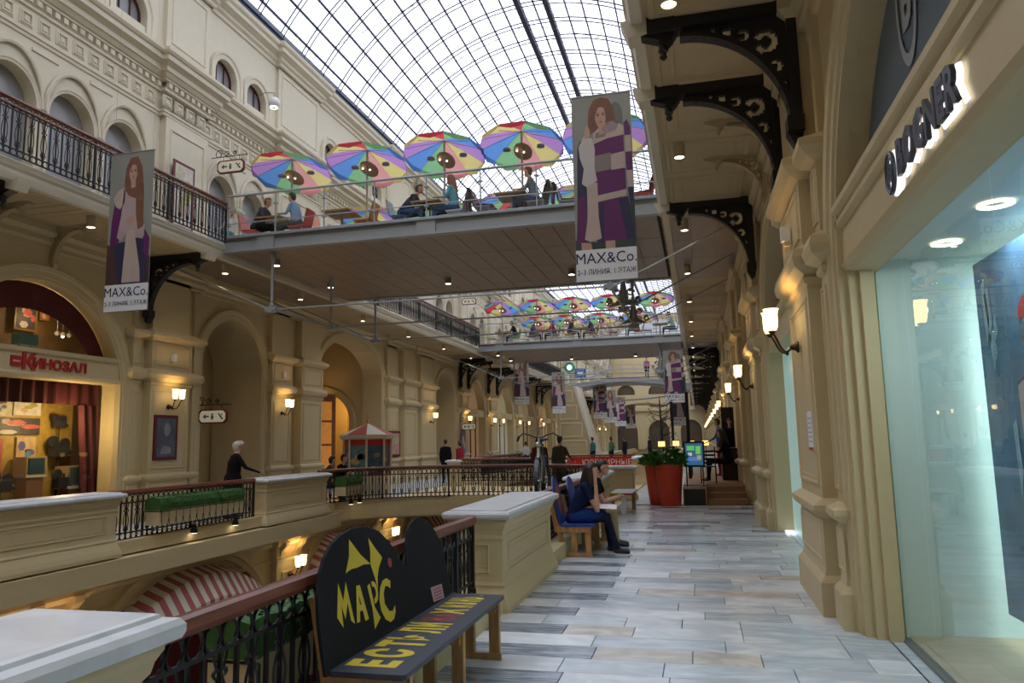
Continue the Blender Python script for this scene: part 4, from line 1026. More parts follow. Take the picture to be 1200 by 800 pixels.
# cinema shop on the left: sign, curtains, props
kin = thing('cinema_shop', 'shop under the large left arch with red lettering, maroon curtains and film props', 'shop front', (-12.5, 11.8, 0))
b = MB(); b.box(-.3, .02, -2.15, 2.15, 3.12, 3.55); b.rings([[(o, y, z) for o, z in ((0, 3.5), (.07, 3.54), (.09, 3.62), (-.2, 3.66))] for y in (-2.15, 2.15)], False); b.rings([[(o, y, z) for o, z in ((-.3, 3.05), (.0, 3.07), (.04, 3.12), (.02, 3.16))] for y in (-2.15, 2.15)], False)
b.build('sign_band', cream, kin)
text('sign_letters', 'К', .42, signred, kin, (.04, -.24, 3.33), LL, ext=.012, sx=1.1, bold=.014)
text('sign_letters', 'ИНОЗАЛ', .27, signred, kin, (.04, .52, 3.32), LL, ext=.012, sx=1.15, bold=.010)
boxo('sign_square', (.02, .05, -.62, -.40, 3.24, 3.44), signred, kin); text('square_text', 'кино', .07, white_p, kin, (.055, -.51, 3.34), LL)
cur = mat('maroon_curtain', (.085, .008, .012), .75, .2, 0, 3)
b = MB(); b.rings([[(-.5+.04*math.sin(y*22), y, z) for y in [-2.1+4.2*k/100 for k in range(101)]] for z in (2.6, 3.06)], False); b.build('curtain_pelmet', cur, kin)
b = MB(); b.rings([[(-.5+.05*math.sin(y*26), 1.6+(y-1.35)*.8+(.22-.1*z), z) for y in [1.35+.75*k/30 for k in range(31)]] for z in (.1, .8, 1.6, 2.6)], False); b.build('curtain', cur, kin)
goldm = mat('gold_damask', (.42, .27, .06), .5, .6, 0, 7)
boxo('back_wall', (-1.25, -1.2, -2.15, 2.15, 0, 3.1), goldm, kin); boxo('window_floor', (-1.2, -.05, -2.15, 2.15, 0, .5), mat('shop_plinth', (.18, .10, .06)), kin)
b = MB(); b.box(-.09, -.08, -2.14, 2.14, .12, 3.1); b.build('glass_pane', thinglass, kin)
arcin = mat('warm_panel_wall', (.20, .12, .05), .6, .5, 0, 3)
b = MB(); b.poly([(-1.0, y, z) for y, z in [(2.1*math.cos(PI*k/24), 2.9+2.0*math.sin(PI*k/24)) for k in range(25)] if z > 3.55]); b.build('upper_back_wall', arcin, kin)
b = MB(); R = []
for k in range(3, 22):
    a = PI*k/24; R.append([(-.3, 2.14*math.cos(a), 2.9+2.08*math.sin(a)), (-.32, 1.8*math.cos(a), 2.9+1.55*math.sin(a))])
b.rings(R, False); b.build('arch_curtain', cur, kin)
pr = random.Random(21)
pal = [(.5, .35, .2), (.12, .12, .3), (.45, .1, .08), (.5, .45, .3), (.1, .25, .35), (.55, .5, .45), (.35, .3, .08), (.06, .05, .06), (.5, .28, .22)]
def poster(parent_label, x, y0, y1, z0, z1, face=1, border=None, k=0, cat='poster', axis='x', group=None):
    """flat print of loose colour shapes in its own thin board"""
    t = thing('poster', parent_label, cat, (x, y0, z0), 0, group); w_, h_ = y1-y0, z1-z0
    def R3(a, b, c, d, dd): return (min(0, face*dd), max(0, face*dd), a, b, c, d) if axis == 'x' else (a, b, min(0, face*dd), max(0, face*dd), c, d)
    rr = random.Random(k+5)
    if border:
        boxo('frame', R3(0, w_, 0, h_, .025), mat('frame_'+border[0], border[1], .4), t); m_ = min(w_, h_)*.09
    else: m_ = 0
    boxo('print', R3(m_, w_-m_, m_, h_-m_, .03), mat('print_%d' % (k % 9), pal[k % 9], .5, .5, 0, 8), t)
    for j in range(5):
        cy, cz = rr.uniform(m_+w_*.2, w_*.8), rr.uniform(m_+h_*.15, h_*.85); ry, rz = w_*rr.uniform(.1, .26), h_*rr.uniform(.08, .22)
        ry = min(ry, cy-m_, w_-m_-cy); rz = min(rz, cz-m_, h_-m_-cz)
        q = MB(); pts_ = ell(cy, cz, ry, rz, rr.choice([5, 6, 12])); e = face*(.031+.001*j)
        q.poly([(e, a, b) if axis == 'x' else (a, e, b) for a, b in pts_]); q.build('print_shape', mat('print_%d' % ((k+3*j+1) % 9), pal[(k+3*j+1) % 9], .5, .5, 0, 8), t, fix=False)
    return t
for j, (y0, y1, z0, z1, lb) in enumerate([(11.2, 11.95, 2.35, 2.78, 'small film poster at the picture edge in the cinema shop'), (12.0, 12.36, 2.35, 2.76, 'portrait film poster with a dark figure in the cinema shop, top row'), (12.4, 13.05, 2.38, 2.76, 'wide pale film poster in the cinema shop, top row right'),
      (11.9, 13.05, 1.98, 2.32, 'wide yellow and blue film poster, second row in the cinema shop'), (12.52, 12.98, 1.42, 1.93, 'red backed film poster with a pale figure above the small television'), (11.8, 12.2, 1.2, 1.9, 'black and white film poster at the left edge of the cinema shop')]):
    poster(lb, -13.68, y0, y1, z0, z1, 1, None, j*2+1, group='film posters in the cinema shop')
def tv(label, y0, y1, z0, z1, x=-13.3):
    t = thing('television', label, 'television', (x, (y0+y1)/2, z0), 0, 'old televisions in the cinema shop'); w_, h_ = (y1-y0)/2, z1-z0
    boxo('cabinet', (-.35, 0, -w_, w_, 0, h_), mat('tv_case', (.30, .20, .12), .5), t)
    q = MB(); q.rings([[(x_, -w_*s1, h_*.18+h_*.0), (x_, w_*s1*.9, h_*.18), (x_, w_*s1*.9, h_*.93), (x_, -w_*s1, h_*.93)] for x_, s1 in ((.0, .85), (.02, .8))], True, True); q.build('screen', mat('tv_screen', (.03, .06, .07), .15), t)
    boxo('front_bezel', (-.0, .012, -w_, w_, 0, h_*.13), mat('tv_trim', (.45, .42, .3), .5), t)
    boxo('stand', (-.3, -.02, -w_*.8, w_*.8, .5-z0, 0), mat('tv_stand', (.2, .1, .05)), t)
    return t
tv('small old television with grey screen on the cinema shop floor', 12.45, 12.95, 1.1, 1.52); tv('larger old television at the curtain in the cinema shop', 13.3, 13.88, .82, 1.30, -13.1)
def prop(label, y, z, s_, cat, x=-13.5, held=True):
    t = thing('film_projector', label, cat, (x, y, z), 0, 'projectors in the cinema shop'); bm = mat('projector_metal', (.05, .05, .06), .35, .2, 0, 8, .5)
    boxo('projector_body', (-.1*s_, .1*s_, -.16*s_, .16*s_, -.1*s_, .12*s_), bm, t)
    for dy, dz, r_ in ((-.14, .18, .12), (.14, .16, .10)):
        q = MB(); q.rings([[(xx, dy*s_+r*s_*math.cos(a), dz*s_+r*s_*math.sin(a)) for a in [2*PI*k/14 for k in range(14)]] for xx, r in ((-.03, r_), (.03, r_))], True, True); q.build('film_reel', bm, t)
    q = MB(); q.tube([(0, .16*s_, 0), (0, .3*s_, -.02)], .05*s_, 8); q.build('lens', bm, t)
    q = MB(); q.tube([(0, 0, -.1*s_), (0, 0, .5-z)], .015, 6); q.build('stand', bm, t)
    return t
prop('dark film projector on a stand in front of the gold wall', 13.42, 1.62, 1.1, 'projector'); prop('small dark film camera high on the gold wall', 13.4, 2.2, .7, 'camera'); prop('grey film projector between the two old televisions', 13.25, .95, 1.0, 'projector', -13.2)
prop('large dark projector at the picture edge in the cinema shop', 11.9, .95, 1.0, 'projector', -13.3)
poster('framed black and white portrait up in the shop arch', -13.4, 12.02, 12.55, 4.1, 4.62, 1, ('gold', (.25, .15, .05)), 7, 'picture', group='pictures in the shop arch')
poster('small framed portrait right of the big one in the shop arch', -13.4, 12.62, 12.86, 4.38, 4.62, 1, ('gold', (.25, .15, .05)), 2, 'picture', group='pictures in the shop arch')
t = thing('film_camera', 'old film camera on the ledge inside the shop arch', 'camera', (-13.0, 11.95, 3.66)); boxo('camera_body', (-.1, .1, -.22, .22, .08, .3), mat('teal_metal', (.06, .12, .12), .4), t)
for k in (-1, 1):
    q = MB(); q.tube([(0, .1*k, .1), (0, .2*k, 0)], .012, 5); q.build('leg', iron, t)
t = thing('spot_cluster', 'small lit spotlights hanging inside the shop arch', 'lamp', (-13.1, 12.95, 4.1))
for dy in (-.15, 0, .16):
    q = MB(); q.tube([(0, dy, .45), (0, dy, .05)], .006, 4); q.ball((0, dy, 0), .05, 8, 5); q.build('spot', mat('spot_shell', (.6, .6, .55), .3), t)
MB().ball((0, 0, -.05), .03, 8, 5).build('lit_bulb', spotglow, t)
plight('cinema_light', (-12.8, 12.9, 2.2), 30, (1, .72, .34), .15); plight('cinema_light', (-13.1, 11.3, 2.7), 20, (1, .72, .34), .15); plight('arch_light', (-12.95, 12.4, 4.4), 5, (1, .7, .35), .1)
# framed posters and hanging signs on the piers
MAROON = ('maroon', (.13, .012, .02))
t = thing('framed_poster', 'dark blue-grey poster in a maroon frame on the first left pillar', 'poster', (-12.29, 14.84, 1.36))
boxo('frame', (0, .03, 0, .80, 0, 1.06), mat('frame_maroon', MAROON[1]), t); boxo('print', (.03, .036, .08, .72, .08, .98), mat('slate_print', (.10, .12, .17), .3, .6, 0, 4), t)
q = MB(); q.poly([(.038, y, z) for y, z in ell(.42, .72, .11, .16)]); q.poly([(.038, y, z) for y, z in ((.2, .15), (.6, .15), (.55, .3), (.3, .35))]); q.build('pale_shapes', mat('pale_print', (.25, .28, .33), .4, .5, 0, 9), t, fix=False)
poster('framed film poster with faces on the far passage pillar beside the kiosk', -12.25, 28.3, 29.5, 1.1, 2.15, 1, MAROON, 8)
poster('dark framed poster by the far red-sign shop', -12.25, 37.9, 38.6, 1.0, 2.3, 1, MAROON, 1)
poster('maroon framed poster standing behind the upper left gallery rail', -12.2, 15.0, 15.8, 7.0, 8.7, 1, MAROON, 5)
def arrow_sign(label, x, y, z, w_=.82, h_=.36):
    t = thing('hanging_sign', label, 'sign', (x, y, z), 0, 'hanging arrow signs')
    q = MB()
    def octo(w2, h2, yy): return [(sx_*(w2-(c_ if fl else 0)), yy, sz*(h2-(0 if fl else c_))) for sx_, sz, order in ((-1, -1, 0), (1, -1, 1), (1, 1, 0), (-1, 1, 1)) for fl, c_ in (((0, .07), (1, .07)) if order == 0 else ((1, .07), (0, .07)))]
    q.rings([octo(w_/2, h_/2, -.03), octo(w_/2, h_/2, .03)], True, True); q.build('sign_frame', mat('frame_maroon', MAROON[1]), t)
    q = MB(); q.rings([octo(w_/2-.035, h_/2-.035, -.034), octo(w_/2-.035, h_/2-.035, .034)], True, True); q.build('sign_face', mat('cream_sign_face', (.62, .58, .46), .4, emit=(1, .9, .65), estr=.12), t)
    q = MB(); a = -.037
    q.poly([(-.34*w_, a, 0), (-.24*w_, a, .07), (-.24*w_, a, .02), (-.12*w_, a, .02), (-.12*w_, a, -.02), (-.24*w_, a, -.02), (-.24*w_, a, -.07)]); q.build('arrow', darkletter, t, fix=False)
    q = MB(); q.poly([(.0+.03*math.cos(b_)*1, a, .05+.03*math.sin(b_)) for b_ in [k for k in range(6)]]); q.poly([(-.04, a, .02), (.04, a, .02), (.03, a, -.08), (-.03, a, -.08)]); q.build('figure_symbol', darkletter, t, fix=False)
    q = MB(); q.poly([(.15, a, .08), (.19, a, .08), (.33, a, -.08), (.27, a, -.08)]); q.poly([(.25, a, .06), (.29, a, .06), (.29, a, .02), (.25, a, .02)]); q.build('stairs_symbol', darkletter, t, fix=False)
    q = MB(); q.tube([(-w_/2-.28, 0, h_/2+.12), (w_/2+.1, 0, h_/2+.12)], .012, 5)
    for cx_, rr_ in ((-.38, .13), (-.15, .08), (.1, .06)): q.tube([(cx_+rr_*(1-.6*u)*math.cos(8*u), 0, h_/2+.2+rr_*(1-.6*u)*math.sin(8*u)) for u in [k/14 for k in range(15)]], .012, 4)
    q.tube([(w_*.3, 0, h_/2), (w_*.3, 0, h_/2+.12)], .008, 4); q.tube([(-w_*.3, 0, h_/2), (-w_*.3, 0, h_/2+.12)], .008, 4)
    q.build('scroll_hanger', iron, t)
    return t
arrow_sign('maroon rimmed arrow sign hanging at the first narrow left arch, lower gallery', -12.02, 16.65, 2.42)
arrow_sign('maroon rimmed arrow sign hanging above the left end of the first bridge', -11.9, 16.9, 9.15)
arrow_sign('small far arrow sign hanging beside the far red-sign shop', -11.9, 38.2, 2.45)
arrow_sign('far arrow sign hanging above the left end of the second bridge', -11.9, 38.5, 9.3)
t = thing('globe_lamp', 'white globe lamp hung near the upper left cornice, lit face below', 'lamp', (-11.4, 18.1, 11.45))
q = MB(); q.smooth = True; q.ball((0, 0, 0), .17, 16, 10); q.build('globe', mat('white_globe', (.7, .7, .72), .3), t); MB().lathe([(.11, -.135), (.10, -.155)], n=14).build('lit_face', spotglow, t)
q = MB(); q.tube([(0, 0, .17), (0, 0, .3), (-.3, 0, .35), (-.66, 0, .2)], .012, 5); q.build('hanger', steel_d, t)
for y in (-1, 1):
    pass
# small cctv-like boxes on pillar blocks
for x, y, sg, lb in ((1.06, 8.3, -1, 'small white sensor box on the first right pillar block'), (-12.26, 15.35, 1, 'small white sensor box on the first left pillar block'), (-12.26, 20.3, 1, 'small white sensor box on the second left pillar block')):
    t = thing('sensor_box', lb, 'sensor', (x, y, 3.8)); boxo('case', (min(0, sg*.09), max(0, sg*.09), -.05, .05, -.08, .08), white_p, t); boxo('sensor_mount', (min(0, sg*.06), max(0, sg*.06), -.03, .03, -.13, -.08), cream, t)

# ================================================================ HANGING BANNERS
hairm = mat('print_auburn', (.20, .085, .05), .6, .3, 0, 9); skp = mat('print_skin', (.50, .30, .23), .6); bgp = mat('print_grey_green', (.27, .27, .24), .6, .12, 0, 1.5); plum = mat('print_plum', (.12, .015, .11), .6, .15, 0, 6); navy = mat('print_navy', (.03, .025, .075), .6, .2, 0, 4); beige = mat('print_beige', (.50, .39, .34), .6, .12, 0, 6); taupe = mat('print_taupe', (.25, .20, .18), .6, .12, 0, 6); lip = mat('print_lip', (.36, .10, .09), .6); brown = mat('print_brown', (.08, .035, .03), .6)
GRN = mat('print_dark_green', (.04, .055, .05), .6)
def banner(label, x, y, z, kind, w_=.92, h_=2.95, rz=0, detail=True):
    t = thing('hanging_banner', label, 'banner', (x, y, z), rz, 'advertising banners over the atrium')
    boxo('banner_cloth', (-w_/2, w_/2, -.004, .004, 0, h_), bgp, t)
    for zz in (0, h_):
        q = MB(); q.tube([(-w_/2-.01, 0, zz), (w_/2+.01, 0, zz)], .014, 6); q.build('banner_rod', steel_d, t)
    for sx_ in (-1, 1):
        q = MB(); xx = x+sx_*w_*.45; zr = ZC+math.sqrt(R_**2-(xx-XC)**2)-.2; q.tube([(sx_*w_*.45, 0, h_), (sx_*w_*.45, 0, zr-z)], .0018, 4); q.build('wire', steel_d, t)
    def shp(nm, m_, polys, lay):
        for sg in ((-1,) if not detail else (-1,)):
            for P_ in polys:
                q = MB(); q.poly([((u-.5)*w_, sg*(.005+.0012*lay), v*h_) for u, v in P_]); q.build(nm, m_, t, fix=False)
    E = lambda u, v, a, b_, n=16: [(u+a*math.cos(2*PI*k/n), v+b_*math.sin(2*PI*k/n)) for k in range(n)]
    shp('white_footer', white_p, [[(0, 0), (1, 0), (1, .165), (0, .165)]], 8)
    if kind == 'coat':
        shp('dark_ground', GRN, [[(0.0, .165), (1, .165), (1, .42), (.8, .36), (.4, .2), (0, .22)]], 1)
        shp('backdrop_shadow', mat('print_shadow', (.15, .15, .135), .6, .2), [E(.74, .86, .12, .09)], 1)
        shp('hair_back', hairm, [[(.34, .80), (.29, .77), (.27, .84), (.29, .92), (.37, .972), (.50, .985), (.63, .972), (.71, .92), (.73, .85), (.72, .79), (.6, .78), (.45, .75)]], 2)
        shp('coat_dark_side', navy, [[(.08, .72), (.14, .76), (.2, .7), (.22, .5), (.2, .2), (.03, .2), (.05, .4)]], 2)
        shp('skirt', plum, [[(.36, .43), (.90, .43), (.98, .21), (.36, .20)], [(.06, .44), (.18, .46), (.22, .2), (.02, .2)]], 3)
        shp('skirt_shade', navy, [[(.74, .42), (.90, .43), (.99, .21), (.86, .205)], [(.44, .41), (.5, .41), (.47, .2), (.40, .2)]], 4)
        shp('coat_plum', plum, [[(.36, .74), (.60, .77), (.86, .78), (.86, .665), (.36, .65)], [(.37, .58), (.62, .59), (.87, .60), (.87, .45), (.38, .43)]], 5)
        shp('coat_beige', beige, [[(.36, .79), (.46, .82), (.62, .80), (.80, .83), (.87, .81), (.87, .765), (.60, .755), (.36, .73)], [(.64, .665), (.87, .675), (.87, .585), (.64, .58)], [(.40, .45), (.87, .47), (.87, .435), (.40, .415)]], 6)
        shp('coat_taupe', taupe, [[(.36, .665), (.64, .675), (.64, .585), (.36, .575)], [(.40, .79), (.58, .80), (.56, .765), (.38, .76)]], 7)
        shp('sleeve_plum', plum, [[(.87, .83), (.93, .845), (.975, .80), (.98, .76), (.885, .76)], [(.885, .67), (.985, .67), (.985, .57), (.89, .57)]], 6)
        shp('sleeve_beige', beige, [[(.885, .76), (.98, .76), (.985, .67), (.885, .67)], [(.89, .57), (.985, .57), (.99, .48), (.90, .48)]], 6)
        shp('sleeve_cuff', navy, [[(.90, .48), (.99, .48), (.985, .40), (.92, .40)]], 6)
        shp('long_scarf', beige, [[(.22, .52), (.40, .52), (.40, .34), (.44, .22), (.26, .205), (.16, .22), (.23, .36)]], 6)
        shp('blouse', mat('print_white', (.56, .50, .49), .6), [[(.12, .66), (.10, .72), (.2, .78), (.34, .76), (.38, .70), (.36, .60), (.40, .53), (.22, .50), (.14, .52), (.18, .6)]], 8)
        shp('fur_collar', mat('print_fur', (.33, .24, .26), .6, .4, 0, 30), [[(.50, .80), (.56, .84), (.70, .845), (.78, .82), (.74, .795), (.6, .785)]], 8)
        shp('legs', skp, [[(.1, .205), (.26, .20), (.28, .165), (.1, .165)], [(.5, .205), (.66, .205), (.66, .165), (.5, .165)]], 5)
        shp('hand', skp, [[(.22, .76), (.20, .79), (.23, .825), (.27, .835), (.31, .80), (.30, .77)]], 9)
        fx, fz = .49, .885
    else:
        shp('dark_ground', brown, [[(0, .165), (1, .165), (1, .33), (0, .42)]], 1)
        shp('hair_back', hairm, [[(.36, .66), (.33, .76), (.36, .90), (.46, .965), (.62, .97), (.74, .90), (.80, .75), (.80, .60), (.86, .48), (.72, .46), (.62, .55), (.45, .64)]], 2)
        shp('trousers', navy, [[(.14, .42), (.95, .46), (.93, .165), (.30, .165), (.22, .26)]], 3)
        shp('plum_sleeve', plum, [[(.14, .70), (.3, .74), (.34, .6), (.26, .42), (.06, .4), (.08, .56)], [(.86, .50), (.98, .44), (.96, .3), (.84, .36)]], 4)
        shp('fur_shoulder', beige, [[(.10, .71), (.2, .76), (.36, .78), (.36, .68), (.26, .64), (.16, .66)]], 5)
        shp('blouse', mat('print_pinkwhite', (.46, .34, .34), .6), [[(.34, .77), (.46, .72), (.62, .70), (.72, .58), (.86, .52), (.82, .44), (.6, .46), (.5, .50), (.32, .44), (.22, .46), (.3, .6)]], 5)
        shp('long_scarf', beige, [[(.44, .50), (.62, .50), (.78, .26), (.80, .175), (.38, .175), (.40, .3)]], 6)
        shp('hair_front', hairm, [[(.62, .72), (.72, .84), (.80, .70), (.82, .52), (.70, .5), (.64, .6)]], 7)
        shp('hands', skp, [E(.52, .56, .08, .025)], 7)
        fx, fz = .54, .875
    shp('face', skp, [[(fx+.108*math.cos(a)*(1 if math.sin(a) > 0 else .82), fz-.010+.055*math.sin(a)*(1 if math.sin(a) > 0 else 1.15)) for a in [2*PI*k/18 for k in range(18)]]], 8); shp('neck', skp, [[(fx-.05, fz-.05), (fx+.06, fz-.05), (fx+.07, fz-.10), (fx-.03, fz-.11)]], 7.5)
    shp('fringe', hairm, [[(fx-.13, fz-.05), (fx-.125, fz+.02), (fx-.07, fz+.058), (fx+.0, fz+.066), (fx-.04, fz+.04), (fx-.088, fz+.0), (fx-.095, fz-.05)], [(fx-.01, fz+.066), (fx+.09, fz+.05), (fx+.13, fz-.0), (fx+.125, fz-.06), (fx+.092, fz-.03), (fx+.07, fz+.03)]], 9)
    shp('eyes', brown, [E(fx-.043, fz-.000, .024, .0045, 8), E(fx+.043, fz+.002, .024, .0045, 8), E(fx+.002, fz-.024, .012, .0015, 6), [(fx-.07, fz+.010), (fx-.02, fz+.013), (fx-.02, fz+.010), (fx-.07, fz+.007)], [(fx+.02, fz+.014), (fx+.07, fz+.013), (fx+.07, fz+.010), (fx+.02, fz+.011)]], 9)
    shp('lips', lip, [E(fx+.002, fz-.038, .028, .005, 8)], 9)
    dk = mat('print_navy_text', (.02, .02, .08), .6)
    text('footer_lettering', 'MAX&Co.', .24*w_/.92, dk, t, (0, -.018, h_*.115), FR, ext=.001, sx=.92)
    text('footer_small_text', '2\u20133 \u041b\u0418\u041d\u0418\u042f, 1 \u042d\u0422\u0410\u0416', .115*w_/.92, dk, t, (0, -.018, h_*.045), FR, ext=.001, sx=.80)
    return t
banner('largest banner, right of centre, woman in a plum and beige block coat', -1.22, 11.0, 4.02, 'coat')
banner('banner at left in front of the upper gallery, long-haired woman with pale scarf', -9.80, 11.0, 4.08, 'scarf', rz=.0)
banner('banner at right under the second bridge showing a dark navy lower half', -.98, 35.0, 3.25, 'coat', .92, 2.4)
banner('banner just behind the navy one on the right, lower and smaller', -1.0, 41.5, 2.3, 'scarf', .92, 2.7)
banner('narrow far banner at left centre, partly behind the tie rods', -10.55, 45, 3.88, 'scarf', .95, 2.9)
banner('far banner of a woman in plum, just left of the arched footbridge', -9.5, 52, 3.53, 'scarf', .95, 2.9)
for i, (x, y, z) in enumerate(((-7.6, 60, 3.3), (-7.6, 67, 3.1), (-7.5, 75, 2.9), (-7.3, 84, 2.8))):
    banner(['first', 'second', 'third', 'fourth'][i]+' from the left in the row of four tiny banners under the arched footbridge', x, y, z, 'scarf' if i % 2 else 'coat', 1.1, 2.9)

# ================================================================ CAFE FURNITURE ON THE BRIDGES
def translucent(name, c):
    m = bpy.data.materials.new(name); m.use_nodes = True; N = m.node_tree.nodes; L = m.node_tree.links; N.remove(N['Principled BSDF'])
    d = N.new('ShaderNodeBsdfDiffuse'); t_ = N.new('ShaderNodeBsdfTranslucent'); mx = N.new('ShaderNodeMixShader'); mx.inputs[0].default_value = .55
    no = N.new('ShaderNodeTexNoise'); no.inputs['Scale'].default_value = 6; cr = N.new('ShaderNodeMix'); cr.data_type = 'RGBA'
    cr.inputs['A'].default_value = tuple(x*.9 for x in c)+(1,); cr.inputs['B'].default_value = tuple(c)+(1,); L.new(no.outputs['Fac'], cr.inputs['Factor'])
    for s_ in (d, t_): L.new(cr.outputs['Result'], s_.inputs['Color'])
    L.new(d.outputs[0], mx.inputs[1]); L.new(t_.outputs[0], mx.inputs[2]); L.new(mx.outputs[0], N['Material Output'].inputs['Surface'])
    return m
UC = {'red': (.72, .10, .12), 'green': (.30, .60, .30), 'blue': (.16, .36, .78), 'purple': (.55, .30, .66), 'yellow': (.82, .70, .28), 'pink': (.86, .40, .38)}
UM = {k: translucent('parasol_'+k, v) for k, v in UC.items()}
discm = mat('brown_lamp_disc', (.42, .27, .15), .5, .1)
def parasol(label, x, y, z, group, R0=1.02, first='red', rim=2.10, apex=2.46):
    t = thing('parasol', label, 'parasol', (x, y, z), 0, group); n = 10
    order = ['red', 'green', 'blue', 'purple', 'yellow', 'pink', 'green', 'blue', 'purple', 'yellow']; s0 = order.index(first) if first in order else 0
    for k in range(n):
        cname = order[(k+s0) % n]
        def pt(a, r, z_): return (r*math.sin(a), -r*math.cos(a), z_+.17*r*math.cos(a))
        a0, a1 = 2*PI*(k-.5)/n, 2*PI*(k+.5)/n; am = (a0+a1)/2
        q = MB(); sag = .02
        R = []
        for f in (0.03, .35, .7, 1.0):
            zz = apex-(apex-rim)*f**1.15
            R.append([pt(a0, R0*f, zz), pt(am, R0*f*.985, zz-sag*f), pt(a1, R0*f, zz)])
        q.rings(R, False); q.build('canopy_panel', UM[cname], t, fix=False)
        q = MB(); q.rings([[pt(a0, R0, rim), pt(am, R0*.985, rim-sag), pt(a1, R0, rim)], [pt(a0, R0*1.01, rim-.07), pt(a0*.6+a1*.4, R0, rim-.15), pt(am, R0, rim-.16), pt(a0*.4+a1*.6, R0, rim-.15), pt(a1, R0*1.01, rim-.07)][::2]], False); q.build('valance', UM[cname], t, fix=False)
    q = MB(); q.tube([(0, 0, .05), (0, 0, apex+.05)], .025, 8); q.build('pole', mat('pale_pole', (.45, .40, .36), .4), t)
    q = MB()
    for k in range(n):
        a = 2*PI*(k-.5)/n; q.tube([(0, 0, apex-.03), (R0*math.sin(a), -R0*math.cos(a), rim)], .006, 4)
    tag(q.build('ribs', steel_d, t), kind='stuff')
    MB().lathe([(.28, 0), (.28, .05), (.05, .08)], n=12).build('base', steel_d, t)
    q = MB(); q.rings([[(.22*math.cos(a), .30*math.sin(a)+.12, zz-.09*math.sin(a)) for a in [2*PI*k/16 for k in range(16)]] for zz in (rim-.13, rim-.10)], True, True); q.build('lamp_disc', discm, t)
    q = MB()
    for dx, dy in ((-.12, .0), (.02, .12), (.14, .24)): q.ball((dx, dy, rim-.135), .022, 6, 4)
    tag(q.build('disc_lamps', spotglow, t), kind='stuff')
    for dx in (-.42, .42): MB().lathe([(.02, .06), (.09, .05), (.10, 0), (.03, -.02)], (dx, .2, rim-.02), 10).build('heater', mat('heater_grey', (.26, .24, .28), .4), t)
    return t
def table(label, x, y, z, group, c=wood('table_wood', (.42, .24, .08)), w_=.36, h_=.74):
    t = thing('cafe_table', label, 'table', (x, y, z), 0, group)
    q = MB(); q.rings([[(-w_, -w_, zz), (w_, -w_, zz), (w_, w_, zz), (-w_, w_, zz)] for zz in (h_-.035, h_)], True, True); q.build('tabletop', c, t)
    MB().lathe([(.03, .04), (.03, h_-.03)], n=8).build('pedestal_leg', steel_d, t); MB().lathe([(.22, 0), (.22, .02), (.04, .05)], n=12).build('base', steel_d, t)
    return t
CHM = {k: mat('chair_'+k, v, .4) for k, v in {'red': (.55, .02, .025), 'orange': (.70, .20, .03), 'blue': (.02, .07, .22), 'green': (.2, .42, .05), 'white': (.6, .6, .6), 'grey': (.25, .27, .3)}.items()}
def plaid():
    m = bpy.data.materials.new('plaid_blanket'); m.use_nodes = True; N = m.node_tree.nodes; L = m.node_tree.links; b = N['Principled BSDF']; b.inputs['Roughness'].default_value = .9
    tc = N.new('ShaderNodeTexCoord'); w1 = N.new('ShaderNodeTexWave'); w1.inputs['Scale'].default_value = 5; w1.bands_direction = 'Y'; w2 = N.new('ShaderNodeTexWave'); w2.inputs['Scale'].default_value = 6; w2.bands_direction = 'Z'
    L.new(tc.outputs['Object'], w1.inputs[0]); L.new(tc.outputs['Object'], w2.inputs[0])
    a = N.new('ShaderNodeMath'); a.operation = 'ADD'; L.new(w1.outputs['Fac'], a.inputs[0]); L.new(w2.outputs['Fac'], a.inputs[1])
    cr = N.new('ShaderNodeValToRGB'); e = cr.color_ramp.elements; e[0].color = (.05, .08, .16, 1); e[1].position = .9; e[1].color = (.45, .5, .5, 1)
    x = e.new(.35); x.color = (.35, .05, .08, 1); x = e.new(.6); x.color = (.2, .26, .32, 1); dv = N.new('ShaderNodeMath'); dv.operation = 'MULTIPLY'; dv.inputs[1].default_value = .5
    L.new(a.outputs[0], dv.inputs[0]); L.new(dv.outputs[0], cr.inputs['Fac']); L.new(cr.outputs['Color'], b.inputs['Base Color']); return m
PLAID = plaid(); PLAIDR = mat('red_plaid', (.5, .03, .04), .8, .6, 0, 12)
def chair(label, x, y, z, rz, group, c='red', blanket=None):
    """seat faces local +Y"""
    t = thing('cafe_chair', label, 'chair', (x, y, z), rz, group); m = CHM[c]
    q = MB(); q.rings([[(-.21, -.2, zz), (.21, -.2, zz), (.22, .2, zz-.01), (-.22, .2, zz-.01)] for zz in (.43, .46)], True, True); q.build('seat', m, t)
    q = MB(); q.rings([[(-.2+i, -.2-.1*f, .45+.42*f) for i in (0, .1, .2, .3, .4)] for f in (0, .3, .6, .9, 1)] + [[(-.2+i, -.22-.1*f, .45+.42*f) for i in (0, .1, .2, .3, .4)] for f in (1, .9, .5, 0)], False); q.build('backrest', m, t)
    for sx_ in (-1, 1):
        for sy in (-1, 1):
            q = MB(); q.tube([(sx_*.17, sy*.16, .44), (sx_*.2, sy*.2, 0)], .011, 5); q.build('leg', steel, t)
    if blanket:
        q = MB(); q.rings([[(-.23+.46*i/6, yy_+.01*math.sin(i*2), zz) for i in range(7)] for yy_, zz in ((-.36, .40), (-.37, .7), (-.34, .9), (-.28, .9), (-.2, .7), (-.16, .50), (.1, .475), (.26, .46), (.28, .3))], False)
        o = q.build('blanket', blanket, None, fix=False); o.location = (x, y, z); o.rotation_euler = (0, 0, rz); tag(o, ('plaid blanket on the '+label).replace(' at the right end of the first bridge', ''), 'blanket', 'plaid blankets on the first bridge')
    return t
G1p, G1t, G1c = 'parasols on the first bridge', 'tables on the first bridge', 'chairs on the first bridge'
